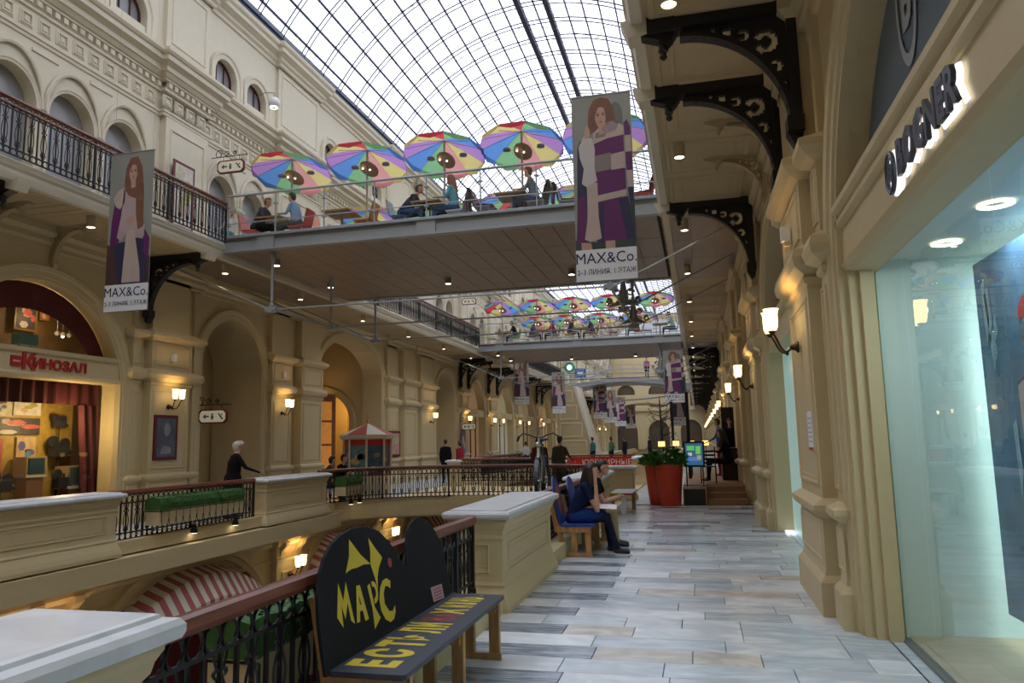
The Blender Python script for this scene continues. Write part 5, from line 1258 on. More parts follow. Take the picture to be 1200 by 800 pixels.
for i, (x, nm) in enumerate(((-9.85, 'leftmost'), (-7.75, 'second from left'), (-5.7, 'third from left'), (-3.75, 'fourth from left'), (-1.75, 'rightmost, half hidden by the banner'))):
    parasol('rainbow parasol, front row of the first bridge, '+nm, x, 16.55, DZ, G1p, 1.0)
for i, (x, nm) in enumerate(((-9.1, 'leftmost'), (-7.0, 'second from left'), (-4.9, 'third from left'), (-2.9, 'fourth from left'))):
    parasol('rainbow parasol low in the back row of the first bridge, %s of four' % nm, x, 20.1, DZ, G1p, 1.0, 'yellow', 1.75, 2.1)
table('wooden cafe table between two seated guests at the left end of the first bridge', -10.1, 16.2, DZ, G1t)
table('bare wooden table with orange chairs on the first bridge', -8.25, 16.2, DZ, G1t)
table('wooden table by the crouching guest in a dark jacket on the first bridge', -5.95, 16.2, DZ, G1t)
table('table half hidden by plaid blankets on the first bridge', -3.9, 16.2, DZ, G1t)
chair('red chair at the far left of the first bridge, back to the wall', -10.65, 16.1, DZ, -PI/2, G1c, 'red')
chair('red chair at the first table under the guest in light blue', -9.35, 16.1, DZ, PI/2, G1c, 'red')
chair('orange chair right of the bare wooden table', -7.6, 16.1, DZ, PI/2, G1c, 'orange'); chair('orange chair behind the bare wooden table', -8.2, 16.9, DZ, PI, G1c, 'orange'); chair('orange chair left of the bare wooden table', -8.85, 16.5, DZ, -PI/2, G1c, 'orange')
chair('dark blue chair under the guest in a dark jacket', -6.65, 16.1, DZ, -PI/2, G1c, 'blue')
chair('chair under the guest in light blue stripes', -5.25, 16.1, DZ, PI/2, G1c, 'white')
for i, (x, y, rz) in enumerate(((-4.55, 16.0, -PI/2), (-3.3, 16.0, PI/2), (-3.9, 16.8, PI), (-2.6, 16.2, -PI/2), (-4.3, 18.2, .3), (-2.9, 18.0, .8))):
    chair(['grey chair at the left of the blanket table', 'grey chair at the right of the blanket table', 'grey chair at the back of the blanket table', 'grey chair at the left edge of the large banner', 'grey chair at the back row, left of the banner', 'grey chair at the back row, behind the banner'][i], x, y, DZ, rz, G1c, 'grey', PLAID)
chair('chair with a red blanket at the right end of the first bridge', -.95, 16.2, DZ, PI/2, G1c, 'red', PLAIDR)
table('small table at the right end of the first bridge', -1.6, 16.2, DZ, G1t)
G2p, G2t, G2c = 'parasols on the second bridge', 'tables on the second bridge', 'chairs on the second bridge'
nm2 = ['leftmost', 'second from left', 'third from left', 'fourth from left', 'rightmost']
for i, x in enumerate((-9.8, -7.9, -6.0, -4.1, -1.8)): parasol('small rainbow parasol in the front row of the second bridge, %s of five' % nm2[i], x, 37.6, DZ, G2p, .95, ['purple', 'red', 'red', 'red', 'red'][i])
for i, x in enumerate((-8.6, -6.9, -5.0, -2.9)): parasol('small rainbow parasol in the back row of the second bridge, %s of four' % nm2[i], x, 41.0, DZ, G2p, .95, 'red', 1.8, 2.1)
for i, x in enumerate((-9.7, -7.6, -5.6, -3.3, -1.6)):
    table('small cafe table on the second bridge, %s of five' % nm2[i], x, 37.4, DZ, G2t)
    cl_ = ['green', 'grey', 'orange', 'red', 'blue'][i]
    chair('%s chair left of the %s table on the second bridge' % (cl_, nm2[i]), x-.62, 37.4, DZ, -PI/2, G2c, cl_); chair('%s chair right of the %s table on the second bridge' % (cl_, nm2[i]), x+.62, 37.4, DZ, PI/2, G2c, cl_)
# ================================================================ PEOPLE
import numpy as np
def remeshed(mb, voxel, mats, smooth=3):
    me = bpy.data.meshes.new('tmp'); me.from_pydata(mb.v, [], mb.f); o = bpy.data.objects.new('tmp', me); col.objects.link(o)
    r = o.modifiers.new('r', 'REMESH'); r.mode = 'VOXEL'; r.voxel_size = voxel; r.use_smooth_shade = True
    s_ = o.modifiers.new('s', 'SMOOTH'); s_.iterations = smooth; s_.factor = .5
    out = bpy.data.meshes.new_from_object(o.evaluated_get(bpy.context.evaluated_depsgraph_get())); bpy.data.objects.remove(o)
    out.materials.clear()
    for m in mats: out.materials.append(m)
    return out
def body_mesh(segs, mats, voxel):
    """segs: (p0, r0, p1, r1, material index); one continuous skin over all of them"""
    mb = MB()
    for p0, r0, p1, r1, m in segs:
        a, b = Vector(p0), Vector(p1); d = b-a; L = d.length
        if L < 1e-4: mb.ball(p0, r0, 10, 7); continue
        n = 6; P = []; R = []
        t = d/L
        for k in range(3): an = PI/2*(1-(k+.15)/3); P.append(a-t*(r0*math.sin(an))); R.append(max(.002, r0*math.cos(an)))
        for k in range(n+1): P.append(a+d*k/n); R.append(r0+(r1-r0)*k/n)
        for k in range(3): an = PI/2*((k+1)/3)*.95; P.append(b+t*(r1*math.sin(an))); R.append(max(.002, r1*math.cos(an)))
        mb.tube(P, R, 10)
    me = remeshed(mb, voxel, mats)
    nf = len(me.polygons); c = np.empty(nf*3); me.polygons.foreach_get('center', c); c = c.reshape(-1, 3)
    best = np.full(nf, 1e9); mi = np.zeros(nf, int)
    for p0, r0, p1, r1, m in segs:
        a = np.array(p0, float); d = np.array(p1, float)-a; L2 = d@d
        t = np.clip((c-a)@d/L2, 0, 1) if L2 > 1e-8 else np.zeros(nf)
        dist = np.linalg.norm(c-(a+t[:, None]*d), axis=1)-(r0+(r1-r0)*t)
        u = dist < best; best[u] = dist[u]; mi[u] = m
    me.polygons.foreach_set('material_index', mi.astype(np.int32)); me.update()
    return me
def cloth(name, c): return mat('cloth_'+name, c, .9, .12, 0, 12, spec=.1)
HAIR = {'dark': mat('hair_dark', (.025, .015, .012), .5, .3, 0, 40), 'grey': mat('hair_white_grey', (.55, .52, .48), .6, .2, 0, 40), 'auburn': mat('hair_auburn', (.20, .06, .03), .5, .3, 0, 40), 'brown': mat('hair_brown', (.07, .035, .02), .5, .3, 0, 40)}
SHOE = mat('dark_shoe', (.015, .015, .03), .6)
def person(label, loc, rz, pose='stand', top='black', legs='navy', hair='dark', lean=0.0, voxel=.026, longhair=False, arms='down', coat=False, group=None, tc=None, lc=None, seat=.46, fine=False, head_turn=0.0, sleeve='long', s=1.0, bagm=None):
    T = cloth(top, tc or (.02, .02, .025)); Lg = cloth(legs, lc or (.03, .04, .08)); t = thing('person', label, 'person', loc, rz, group); t.scale = (s, s, s)
    V_ = Vector
    if pose == 'stand': pel = V_((0, 0, .95)); up = V_((0, math.sin(lean), math.cos(lean)))
    else: pel = V_((0, 0, seat+.10)); up = V_((0, math.sin(lean), math.cos(lean)))
    rt = V_((1, 0, 0)); fw = V_((0, math.cos(lean), -math.sin(lean)))
    chest = pel+up*.34; neck = pel+up*.53; hd = neck+up*.17+V_((0, .02, 0))+fw*.02
    if pose == 'sit' and lean > .3: hd = neck+V_((0, .07, .15))
    S = []; A = lambda p, r0, q, r1, m: S.append((tuple(p), r0, tuple(q), r1, m))
    for sg in (-1, 1):
        A(pel+rt*.07*sg, .105, chest+rt*.075*sg, .105, 0)
        A(chest+rt*.06*sg, .11, neck+rt*.03*sg-up*.05, .07, 0)
        sh = neck-up*.07+rt*.175*sg; A(neck-up*.05+rt*.05*sg, .06, sh, .058, 0)
        # arms
        if arms == 'down': el = sh+V_((.05*sg, -.02, -.28)); ha = el+V_((.0, .07, -.24))
        elif arms == 'table': el = sh+V_((.05*sg, .10, -.25)); ha = el+V_((-.06*sg, .25, .04))
        elif arms == 'knees': el = V_((.16*sg, .36, seat+.22)); ha = V_((.03*sg, .55, seat+.28))
        elif arms == 'think':
            if sg > 0: el = V_((.17, .37, seat+.19)); ha = hd+V_((.07, .05, -.07))
            else: el = V_((-.2, .27, seat+.22)); ha = V_((-.05, .42, seat+.18))
        elif arms == 'reach':
            if sg > 0: el = sh+V_((.07, .12, -.24)); ha = el+V_((.02, .24, -.12))
            else: el = sh+V_((-.05, -.02, -.28)); ha = el+V_((0, .06, -.24))
        sm = 0
        A(sh, .055, (sh+el)/2, .047, 0); A((sh+el)/2, .047 if sleeve == 'long' else .040, el, .039, 0 if sleeve == 'long' else 2)
        A(el, .038, ha, .026, 0 if sleeve == 'long' else 2)
        d = (ha-el).normalized(); side_ = d.cross(up if abs(d.dot(up)) < .9 else fw).normalized()
        if fine:
            A(ha, .027, ha+d*.055, .030, 2)
            for k in range(4):
                b0 = ha+d*.065+side_*(.024-.016*k); l = (.034, .04, .037, .028)[k]; cu = fw*.012
                A(b0, .0095, b0+d*l, .009, 2); A(b0+d*l, .009, b0+d*(l+.02)-side_.cross(d)*.018, .008, 2)
            A(ha+d*.02+side_*.025, .010, ha+d*.055+side_*.048, .009, 2)
        else: A(ha, .03, ha+d*.09, .028, 2)
        # legs
        hip = pel+rt*.09*sg-up*.03
        if pose == 'stand':
            kn = V_((.095*sg, .03+.02*sg, .50)); an = V_((.10*sg, -.02+.05*sg, .09)); to = an+V_((.02*sg, .15, -.045))
        else:
            f = .47+(.0 if sg < 0 else .02); kn = V_((.10*sg, f, seat+.075)); an = V_((.10*sg, f+.04+(.10 if sg > 0 and arms == 'think' else 0), .10)); to = an+V_((.0, .15, -.05))
        A(hip, .10, kn, .062, 1); A(kn, .062, an, .040, 1); A(an+V_((0, -.02, -.03)), .042, to, .033, 3)
    A(pel-rt*.05, .12, pel+rt*.05, .12, 1 if pose == 'sit' else 1)
    A(neck-up*.03, .052, hd-up*.08, .05, 2)
    if coat:
        for sg in (-1, 1): A(pel+rt*.07*sg, .135, V_((.10*sg, 0, .62)), .15, 0)
        A(V_((-.06, 0, .62)), .14, V_((.06, 0, .62)), .14, 0)
    A(hd+V_((0, -.012, .03)), .082, hd+V_((0, .0, .03)), .084, 2); A(hd+V_((0, .03, -.05)), .058, hd+V_((0, .045, -.075)), .036, 2)
    if fine:
        A(hd+V_((0, .085, .015)), .010, hd+V_((0, .102, -.012)), .014, 2)
        A(hd+V_((-.02, .078, -.045)), .010, hd+V_((.02, .078, -.045)), .010, 2)
        for sg in (-1, 1): A(hd+V_((.082*sg, -.005, .01)), .012, hd+V_((.085*sg, -.012, -.02)), .010, 2)
    link('body', body_mesh(S, [T, Lg, skin, SHOE], voxel), t)
    Hm = HAIR[hair]; q = []
    q.append((tuple(hd+V_((0, -.03, .045))), .088, tuple(hd+V_((0, .0, .062))), .080, 0)); q.append((tuple(hd+V_((0, -.05, .02))), .078, tuple(hd+V_((0, -.055, -.04))), .06, 0))
    if longhair:
        for sg in (-1, 1): q.append((tuple(hd+V_((.05*sg, -.03, .03))), .06, tuple(hd+V_((.075*sg, -.02, -.19))), .045, 0))
        q.append((tuple(hd+V_((0, -.06, .0))), .085, tuple(neck+V_((0, -.075, -.12))), .07, 0))
    link('hair', body_mesh(q, [Hm], max(voxel*.9, .014)), t)
    if fine:
        for sg in (-1, 1):
            e = MB(); e.ball(tuple(hd+V_((.032*sg, .079, .018))), (.013, .007, .007), 8, 5); e.build('eye', dark, t)
        e = MB(); e.ball(tuple(hd+V_((0, .088, -.047))), (.022, .006, .006), 8, 5); e.build('mouth', mat('lip', (.35, .09, .08), .5), t)
    return t
# the seated pair on the blue bench
w1 = person('woman in navy dress on the blue bench, head propped on her hand over white papers', (-1.84, 11.05, 0), -PI/2, 'sit', 'navy_dress', 'dark_tights', 'dark', .42, .012, True, 'think', fine=True, tc=(.012, .018, .055), lc=(.015, .018, .04), sleeve='short', seat=.45)
sk = body_mesh([((-.06, .02, .52), .14, (-.08, .38, .55), .095, 0), ((.06, .02, .52), .14, (.08, .38, .55), .095, 0), ((0, .05, .52), .14, (0, .38, .54), .09, 0)], [cloth('blue_skirt', (.015, .035, .16))], .016); link('skirt', sk, w1)
for sg in (-1, 1):
    q = MB(); y0 = .51 if sg < 0 else .63; q.rings([[(.10*sg+.045*math.cos(a), y0+.08+.125*math.sin(a), z) for a in [2*PI*k/14 for k in range(14)]] for z in (.0, .022)], True, True); q.build('white_sole', white_p, w1)
p = thing('papers', 'white sheets of paper', 'paper', (-1.36, 10.98, .68)); p['label'] = 'white sheets of paper lying on the lap of the seated woman'
for k, a in enumerate((0, .25)):
    q = MB(); q.box(-.15, .15, -.105, .105, .004*k, .004*k+.002); o = q.build('sheet', white_p, p); o.rotation_euler = (.22, .05, a)
person('man in black shirt and khaki trousers leaning forward on the blue bench', (-1.84, 11.72, 0), -PI/2, 'sit', 'black_tee', 'khaki', 'dark', .55, .012, False, 'knees', fine=True, tc=(.012, .012, .014), lc=(.33, .25, .14), sleeve='short', seat=.45, s=1.04)
# white-haired man across the atrium
wm = person('white-haired man in a long black coat walking behind the left railing', (-10.3, 15.05, 0), -.75, 'stand', 'black', 'black_trousers', 'grey', .08, .02, False, 'reach', True, tc=(.008, .008, .012), lc=(.01, .01, .012), fine=True, s=1.0); wm.scale = (1.32, 1.3, 1.0)
person('person with dark hair in a brown jacket standing behind the bicycle on the low crossing', (-4.35, 20.6, 0), .4, 'stand', 'brown', 'dark_jeans', 'brown', .05, .03, True, 'reach', tc=(.10, .035, .02), lc=(.03, .04, .07))
person('person in a dark grey coat right behind the bicycle saddle', (-3.85, 20.9, 0), -.3, 'stand', 'grey_coat', 'dark_jeans', 'dark', .05, .03, False, 'reach', True, tc=(.06, .055, .045), lc=(.03, .04, .07))
person('distant person in black by the far red-sign shop', (-9.9, 28.6, 0), .2, 'stand', 'black', 'black_trousers', 'dark', 0, .035, tc=(.01, .01, .012))
person('distant person in a dark red jacket beside the one in black', (-9.4, 28.9, 0), 1.2, 'stand', 'dark_red', 'dark_jeans', 'brown', 0, .035, s=.95, tc=(.28, .02, .03))
person('seated person in green at the left, behind the small planter', (-10.1, 18.9, 0), -.9, 'sit', 'olive', 'dark_jeans', 'dark', .35, .03, False, 'knees', tc=(.05, .075, .03))
person('seated person in black at the left, beside the one in green', (-10.1, 19.8, 0), -1.6, 'sit', 'black', 'dark_jeans', 'dark', .2, .03, False, 'knees', tc=(.015, .015, .02))
for x, y, c, nm in ((-8.9, 38.6, (.62, .60, .55), 'white shirt, left of a pair'), (-8.3, 39.2, (.5, .52, .58), 'pale shirt with dark straps')):
    person('far small figure, %s, seated beyond the left walkway' % nm, (x, y, 0), 0, 'stand', 'shirt%d' % int(y*10), 'dark_jeans', 'dark', 0, .04, tc=c, s=.9)
for x, y, c, nm in ((-5.95, 43, (.12, .32, .42), 'turquoise top'), (-5.0, 44, (.15, .3, .25), 'green top'), (-4.5, 47, (.03, .03, .04), 'black top'), (-3.8, 60, (.05, .02, .03), 'dark coat')):
    o_ = person('tiny distant figure in a %s past the red banner' % nm, (x, y, .0), 1, 'stand', 'far%d' % int(y), 'dark_jeans', 'brown', 0, .045, tc=c)
# guests on the first bridge
GG = 'guests on the first bridge'
person('seated guest in dark clothes at the left end of the first bridge', (-10.55, 16.1, DZ), -PI/2, 'sit', 'charcoal', 'black_trousers', 'auburn', .5, .025, False, 'table', group=GG, tc=(.06, .06, .09))
person('seated guest in light blue shirt on the red chair of the first bridge', (-9.4, 16.1, DZ), PI/2, 'sit', 'light_blue', 'grey_trousers', 'dark', .2, .025, False, 'table', group=GG, tc=(.18, .30, .48), lc=(.06, .07, .06))
person('guest in a dark jacket crouched over a table in the middle of the first bridge', (-6.6, 16.1, DZ), -PI/2, 'sit', 'dark_jacket', 'blue_jeans', 'dark', .75, .025, False, 'table', group=GG, tc=(.02, .03, .05), lc=(.02, .06, .16))
person('red-haired guest in turquoise stripes facing the crouched guest', (-5.3, 16.1, DZ), PI/2, 'sit', 'turquoise', 'blue_jeans', 'auburn', .1, .025, True, 'table', group=GG, tc=(.12, .36, .45), lc=(.08, .14, .25))
person('guest in grey by the plaid blankets on the first bridge', (-3.35, 16.1, DZ), PI/2, 'sit', 'slate', 'blue_jeans', 'brown', .2, .03, False, 'table', group=GG, tc=(.15, .18, .22), lc=(.1, .14, .2))
person('child in a white top standing at the left wall beside the first bridge', (-11.45, 16.3, 6.4), PI, 'stand', 'white_top', 'green_shorts', 'brown', 0, .025, False, 'reach', tc=(.6, .6, .6), lc=(.05, .3, .22), s=.72)
G2 = 'guests on the second bridge'
for i, (x, c, nm, rz_) in enumerate(((-9.0, (.01, .01, .015), 'black', PI/2), (-8.2, (.12, .08, .25), 'violet', -PI/2), (-6.95, (.25, .02, .05), 'crimson', PI/2), (-6.2, (.02, .04, .07), 'dark teal', -PI/2), (-4.95, (.05, .04, .12), 'indigo', PI/2), (-2.7, (.02, .02, .04), 'near-black', PI/2), (-.95, (.3, .42, .42), 'pale green', PI/2))):
    person('tiny seated guest in %s on the second bridge' % nm, (x, 37.4, DZ), rz_, 'sit', nm.replace(' ', '_'), 'dark_jeans', 'dark', .3, .04, False, 'table', group=G2, tc=c)
person('lone figure in black and pink standing on the arched footbridge', (-3.7, 59.0, 6.2), PI, 'stand', 'pinkish', 'black_trousers', 'dark', 0, .045, tc=(.3, .12, .18), lc=(.01, .01, .01))

# ================================================================ BENCHES
def board_pt(y, z, off=0.0): return (-1.89-.2*z+off, y, z)
bench = thing('painted_bench', 'black painted bench with yellow lettering and a two-humped back, nearest the viewer', 'bench', (0, 0, 0))
out = [(3.76, .43), (3.765, .56), (3.775, .70), (3.81, .84), (3.87, .94), (3.95, 1.015), (4.06, 1.075), (4.18, 1.11), (4.33, 1.128), (4.48, 1.125), (4.6, 1.105), (4.72, 1.065), (4.82, 1.0), (4.90, .93), (4.98, .84), (5.03, .80), (5.07, .785), (5.095, .85), (5.13, .92), (5.20, 1.015), (5.28, 1.06), (5.38, 1.082), (5.48, 1.082), (5.57, 1.06), (5.66, 1.015), (5.74, .95), (5.80, .87), (5.84, .77), (5.852, .66), (5.84, .55), (5.81, .46), (5.79, .43)]
q = MB(); q.prism([board_pt(y, z) for y, z in out], (-.02, 0, 0)); q.build('back_board', blackboard, bench, fix=False)
def paint(nm, m, pts, e=.003):
    q = MB(); q.poly([board_pt(y, z, e) for y, z in pts]); return q.build(nm, m, bench, fix=False)
paint('painted_star', yellow, [(4.266, 1.076), (4.38, .97), (4.496, .893), (4.40, .905), (4.309, .901), (4.23, .905), (4.153, .894), (4.23, .98)])
paint('painted_star', yellow, [(4.528, 1.051), (4.61, .97), (4.683, .905), (4.607, .852), (4.565, .80), (4.54, .73), (4.525, .81), (4.496, .893), (4.525, .97)])
paint('painted_letter', yellow, [(4.043, .859), (4.072, .755), (4.136, .849), (4.165, .607), (4.125, .633), (4.118, .735), (4.062, .655), (4.04, .735), (4.023, .618), (3.97, .685)])
q = MB()
for P_ in ([(4.253, .805), (4.292, .80), (4.262, .735), (4.262, .70), (4.228, .605), (4.185, .607)], [(4.253, .805), (4.302, .80), (4.345, .595), (4.295, .593), (4.275, .72)], [(4.245, .695), (4.30, .69), (4.305, .655), (4.235, .66)]): q.poly([board_pt(y, z, .003+.0004*len(P_)) for y, z in P_])
q.build('painted_letter', yellow, bench, fix=False)
q = MB(); q.poly([board_pt(y, z, .003) for y, z in [(4.40, .775), (4.44, .785), (4.455, .64), (4.51, .565), (4.406, .52), (4.42, .64)]]); q.rings([[board_pt(4.47+r_*math.cos(a)*1.1, .725+r_*math.sin(a)*1.15, .004) for a in [-PI*.55+PI*1.1*k/12 for k in range(13)]] for r_ in (.03, .058)], False); q.build('painted_letter', yellow, bench, fix=False)
paint('painted_letter', yellow, [(4.725, .702), (4.745, .745), (4.69, .772), (4.63, .768), (4.575, .735), (4.535, .665), (4.535, .60), (4.575, .54), (4.64, .508), (4.70, .515), (4.745, .552), (4.751, .59), (4.70, .565), (4.65, .574), (4.602, .63), (4.612, .69), (4.65, .728), (4.69, .722)])
paint('painted_dot', redp, [(4.787+.032*math.cos(a), .856+.032*math.sin(a)) for a in [2*PI*k/14 for k in range(14)]])
paint('pink_label', mat('pink_paper', (.55, .28, .34), .6), [(5.42, .575), (5.66, .56), (5.66, .455), (5.43, .47)], .002)
for k in range(4): paint('label_line', mat('label_grey', (.15, .08, .12), .6), [(5.46, .553-.022*k), (5.62, .545-.022*k), (5.62, .537-.022*k), (5.46, .545-.022*k)], .004)
def seat_board(y0, y1, x0, x1, z, m, parent, nm='seat'):
    q = MB(); r = .03
    P = []
    for cx, cy, a0 in ((x1-r, y1-r, 0), (x0+r, y1-r, PI/2), (x0+r, y0+r, PI), (x1-r, y0+r, 3*PI/2)):
        for k in range(4): a = a0+PI/2*k/3; P.append((cx+r*math.cos(a), cy+r*math.sin(a)))
    q.rings([[(x+(x-(x0+x1)/2)*e, y, zz) for x, y in P] for zz, e in ((z-.03, -.02), (z-.026, 0), (z-.004, 0), (z, -.02))], True, True); return q.build(nm, m, parent)
seat_board(3.80, 5.86, -2.0, -1.545, .45, seatpaint, bench)
def stext(body, y, sx, size, m, x=-1.775): text('seat_letter', body, size, m, bench, (x, y, .4515), (0, 0, PI/2), ext=.001, sx=sx*1.05, bold=.018)
for ch, y, sx in (('\u0415', 3.97, .62), ('\u0421', 4.17, .62), ('\u0422', 4.37, .6), ('\u042c', 4.52, .5), ('\u041b', 4.70, .45), ('\u0418', 4.84, .4)): stext(ch, y, sx, .36, yellow)
for ch, y, sx in (('\u041d', 4.99, .35), ('\u0410', 5.10, .35)): stext(ch, y, sx, .28, redp)
for ch, y, sx in (('\u0416', 5.24, .42), ('\u0418', 5.40, .3), ('\u0417', 5.50, .35), ('\u041d', 5.60, .3), ('\u042c', 5.69, .35)): stext(ch, y, sx, .30, yellow)
q = MB(); q.rings([[(-1.72+.012*math.cos(a), 5.80+.012*math.sin(a), zz) for a in [k*.63 for k in range(10)]] for zz in (.4505, .453)], True, True); q.build('painted_dot', yellow, bench)
def bench_frame(parent, y, xo=0, m=pine, back_h=1.0):
    for nm, b in (('front_leg', (-1.64+xo, -1.56+xo, y-.025, y+.025, .0, .42)), ('rear_leg', (-1.84+xo, -1.76+xo, y-.025, y+.025, .04, .42)), ('base_rail', (-2.0+xo, -1.54+xo, y-.04, y-.025, .0, .05)), ('seat_bearer', (-2.06+xo, -1.58+xo, y-.045, y-.025, .34, .42))): boxo(nm, b, m, parent)
    q = MB(); q.prism([(-1.97+xo, y-.02, 0), (-1.90+xo, y-.02, 0), (-2.005+xo, y-.02, .44), (-2.075+xo, y-.02, .44)], (0, .045, 0)); q.build('rear_post', m, parent)
    q = MB(); q.prism([(-2.08+xo, y-.022, .34), (-2.0+xo, y-.022, .34), (-2.10+xo, y-.022, back_h*.8), (-2.16+xo, y-.022, back_h*.8)], (0, .045, 0)); q.build('back_post', m, parent)
for y in (3.92, 4.85, 5.74): bench_frame(bench, y)
b2 = thing('painted_bench', 'blue painted bench with pine legs under the seated woman and man', 'bench', (0, 0, 0))
seat_board(10.72, 12.6, -2.0, -1.52, .45, bluep, b2)
for y in (10.78, 11.7, 12.52): bench_frame(b2, y)
def lobe(cy, cz, ry, rz, y_lo): return [(cy+ry*math.cos(a), cz+rz*math.sin(a)) for a in [PI*k/14 for k in range(15)]]
q = MB(); q.prism([board_pt(y, z) for y, z in [(11.2, .46), (11.2, .8)]+lobe(10.95, .84, .25, .28, 0)+[(10.7, .8), (10.72, .46)]][::1], (-.02, 0, 0)); q.build('back_board', bluep, b2, fix=False)
q = MB(); q.poly([board_pt(y, z, .003) for y, z in ell(10.95, .80, .13, .22)]); q.build('painted_oval', mat('burnt_orange_paint', (.45, .09, .02), .5, .3), b2, fix=False)
q = MB(); q.prism([board_pt(y, z) for y, z in [(12.5, .46), (12.5, .8)]+lobe(12.2, .82, .3, .24, 0)+[(11.9, .8), (11.9, .46)]], (-.02, 0, 0)); q.build('back_board', bluep, b2, fix=False)
b3 = thing('painted_bench', 'small bench with a white leg and yellow and red seat edge past the seated pair', 'bench', (0, 0, 0))
seat_board(16.9, 18.3, -2.0, -1.5, .45, mat('grey_green_seat', (.28, .34, .33), .4, .3, 0, 9), b3)
boxo('yellow_edge', (-2.0, -1.72, 16.875, 16.9, .40, .45), mat('edge_yellow', (.55, .36, .03)), b3); boxo('red_edge', (-1.72, -1.5, 16.875, 16.9, .40, .45), redp, b3)
boxo('white_leg', (-1.75, -1.66, 16.95, 17.05, 0, .42), white_p, b3); boxo('leg', (-1.98, -1.9, 16.95, 17.05, 0, .42), pine, b3); boxo('leg', (-1.62, -1.54, 18.1, 18.2, 0, .42), pine, b3)

# ================================================================ BICYCLE
bike = thing('bicycle', 'old bicycle with wide handlebars mounted outside the second right railing', 'bicycle', (-2.46, 11.5, .68), .10)
bm = mat('bike_dark_frame', (.03, .035, .05), .35, .1); chrome = mat('bike_chrome', (.5, .5, .5), .25, 0, metal=.9)
def wheel(y, nm):
    w_ = MB(); w_.tube([(0, y+.33*math.cos(a), .34+.33*math.sin(a)) for a in [2*PI*k/32 for k in range(32)]], .024, 8, False, True); o = w_.build('tyre', mat('tyre_black', (.02, .02, .025), .7), bike)
    w_ = MB(); w_.tube([(0, y+.30*math.cos(a), .34+.30*math.sin(a)) for a in [2*PI*k/32 for k in range(32)]], .010, 6, False, True); w_.build('rim', chrome, o)
    w_ = MB()
    for k in range(24): a = 2*PI*k/24; w_.tube([(.02*(-1)**k, y, .34), (0, y+.30*math.cos(a), .34+.30*math.sin(a))], .0018, 3)
    w_.tube([(-.04, y, .34), (.04, y, .34)], .018, 8); w_.build('spokes', chrome, o)
    w_ = MB(); w_.rings([[(sx_, y+.37*math.cos(a), .34+.37*math.sin(a)) for a in [PI*.0+PI*k/14 for k in range(15)]] for sx_ in (-.03, 0, .03)], False); w_.build('mudguard', bm, bike, fix=False)
wheel(.0, 'front'); wheel(1.05, 'rear')
q = MB()
for a, b, r in (((0, .18, .88), (0, .5, .28), .018), ((0, .16, .95), (0, .72, .85), .016), ((0, .78, .90), (0, .52, .28), .016)): q.tube([a, b], r, 8)
for sx_ in (-.05, .05): q.tube([(sx_, 1.05, .34), (sx_*.3, .75, .82)], .009, 6); q.tube([(sx_, 1.05, .34), (sx_*.5, .52, .28)], .010, 6)
q.build('frame', bm, bike)
q = MB()
for sx_ in (-.05, .05): q.tube([(sx_, 0, .34), (sx_, .08, .62), (sx_*.5, .13, .76)], .011, 6)
q.tube([(0, .13, .74), (0, .19, 1.02)], .018, 8); q.build('fork', chrome, bike)
q = MB(); q.tube([(-.35, .26, .98), (-.31, .16, 1.03), (-.24, .12, 1.08), (-.15, .14, 1.06), (-.07, .18, 1.02), (0, .19, 1.01), (.07, .18, 1.02), (.15, .14, 1.06), (.24, .12, 1.08), (.31, .16, 1.03), (.35, .26, .98)], .012, 8); q.build('handlebar', bm, bike)
for sx_ in (-1, 1):
    q = MB(); q.tube([(sx_*.31, .16, 1.03), (sx_*.355, .28, .97)], .018, 8); q.build('grip', mat('tyre_black', (.02, .02, .025)), bike)
q = MB(); q.rings([[(w_*math.cos(a), y, z+.025*math.sin(a)) for a in [2*PI*k/12 for k in range(12)]] for y, w_, z in ((.62, .02, .97), (.70, .05, .975), (.82, .10, .985), (.90, .09, .99), (.92, .04, .985))], True, True); q.build('saddle', mat('saddle_black', (.03, .03, .035), .5), bike)
q = MB(); q.tube([(0, .78, .88), (0, .79, .96)], .012, 6); q.build('seat_post', chrome, bike)
q = MB(); q.ball((0, .02, .9), (.05, .06, .05), 10, 6); q.build('headlamp', chrome, bike)
q = MB(); q.tube([(0, .08, .88), (0, .05, .72), (0, .0, .70)], .02, 6); q.build('white_bracket', white_p, bike)

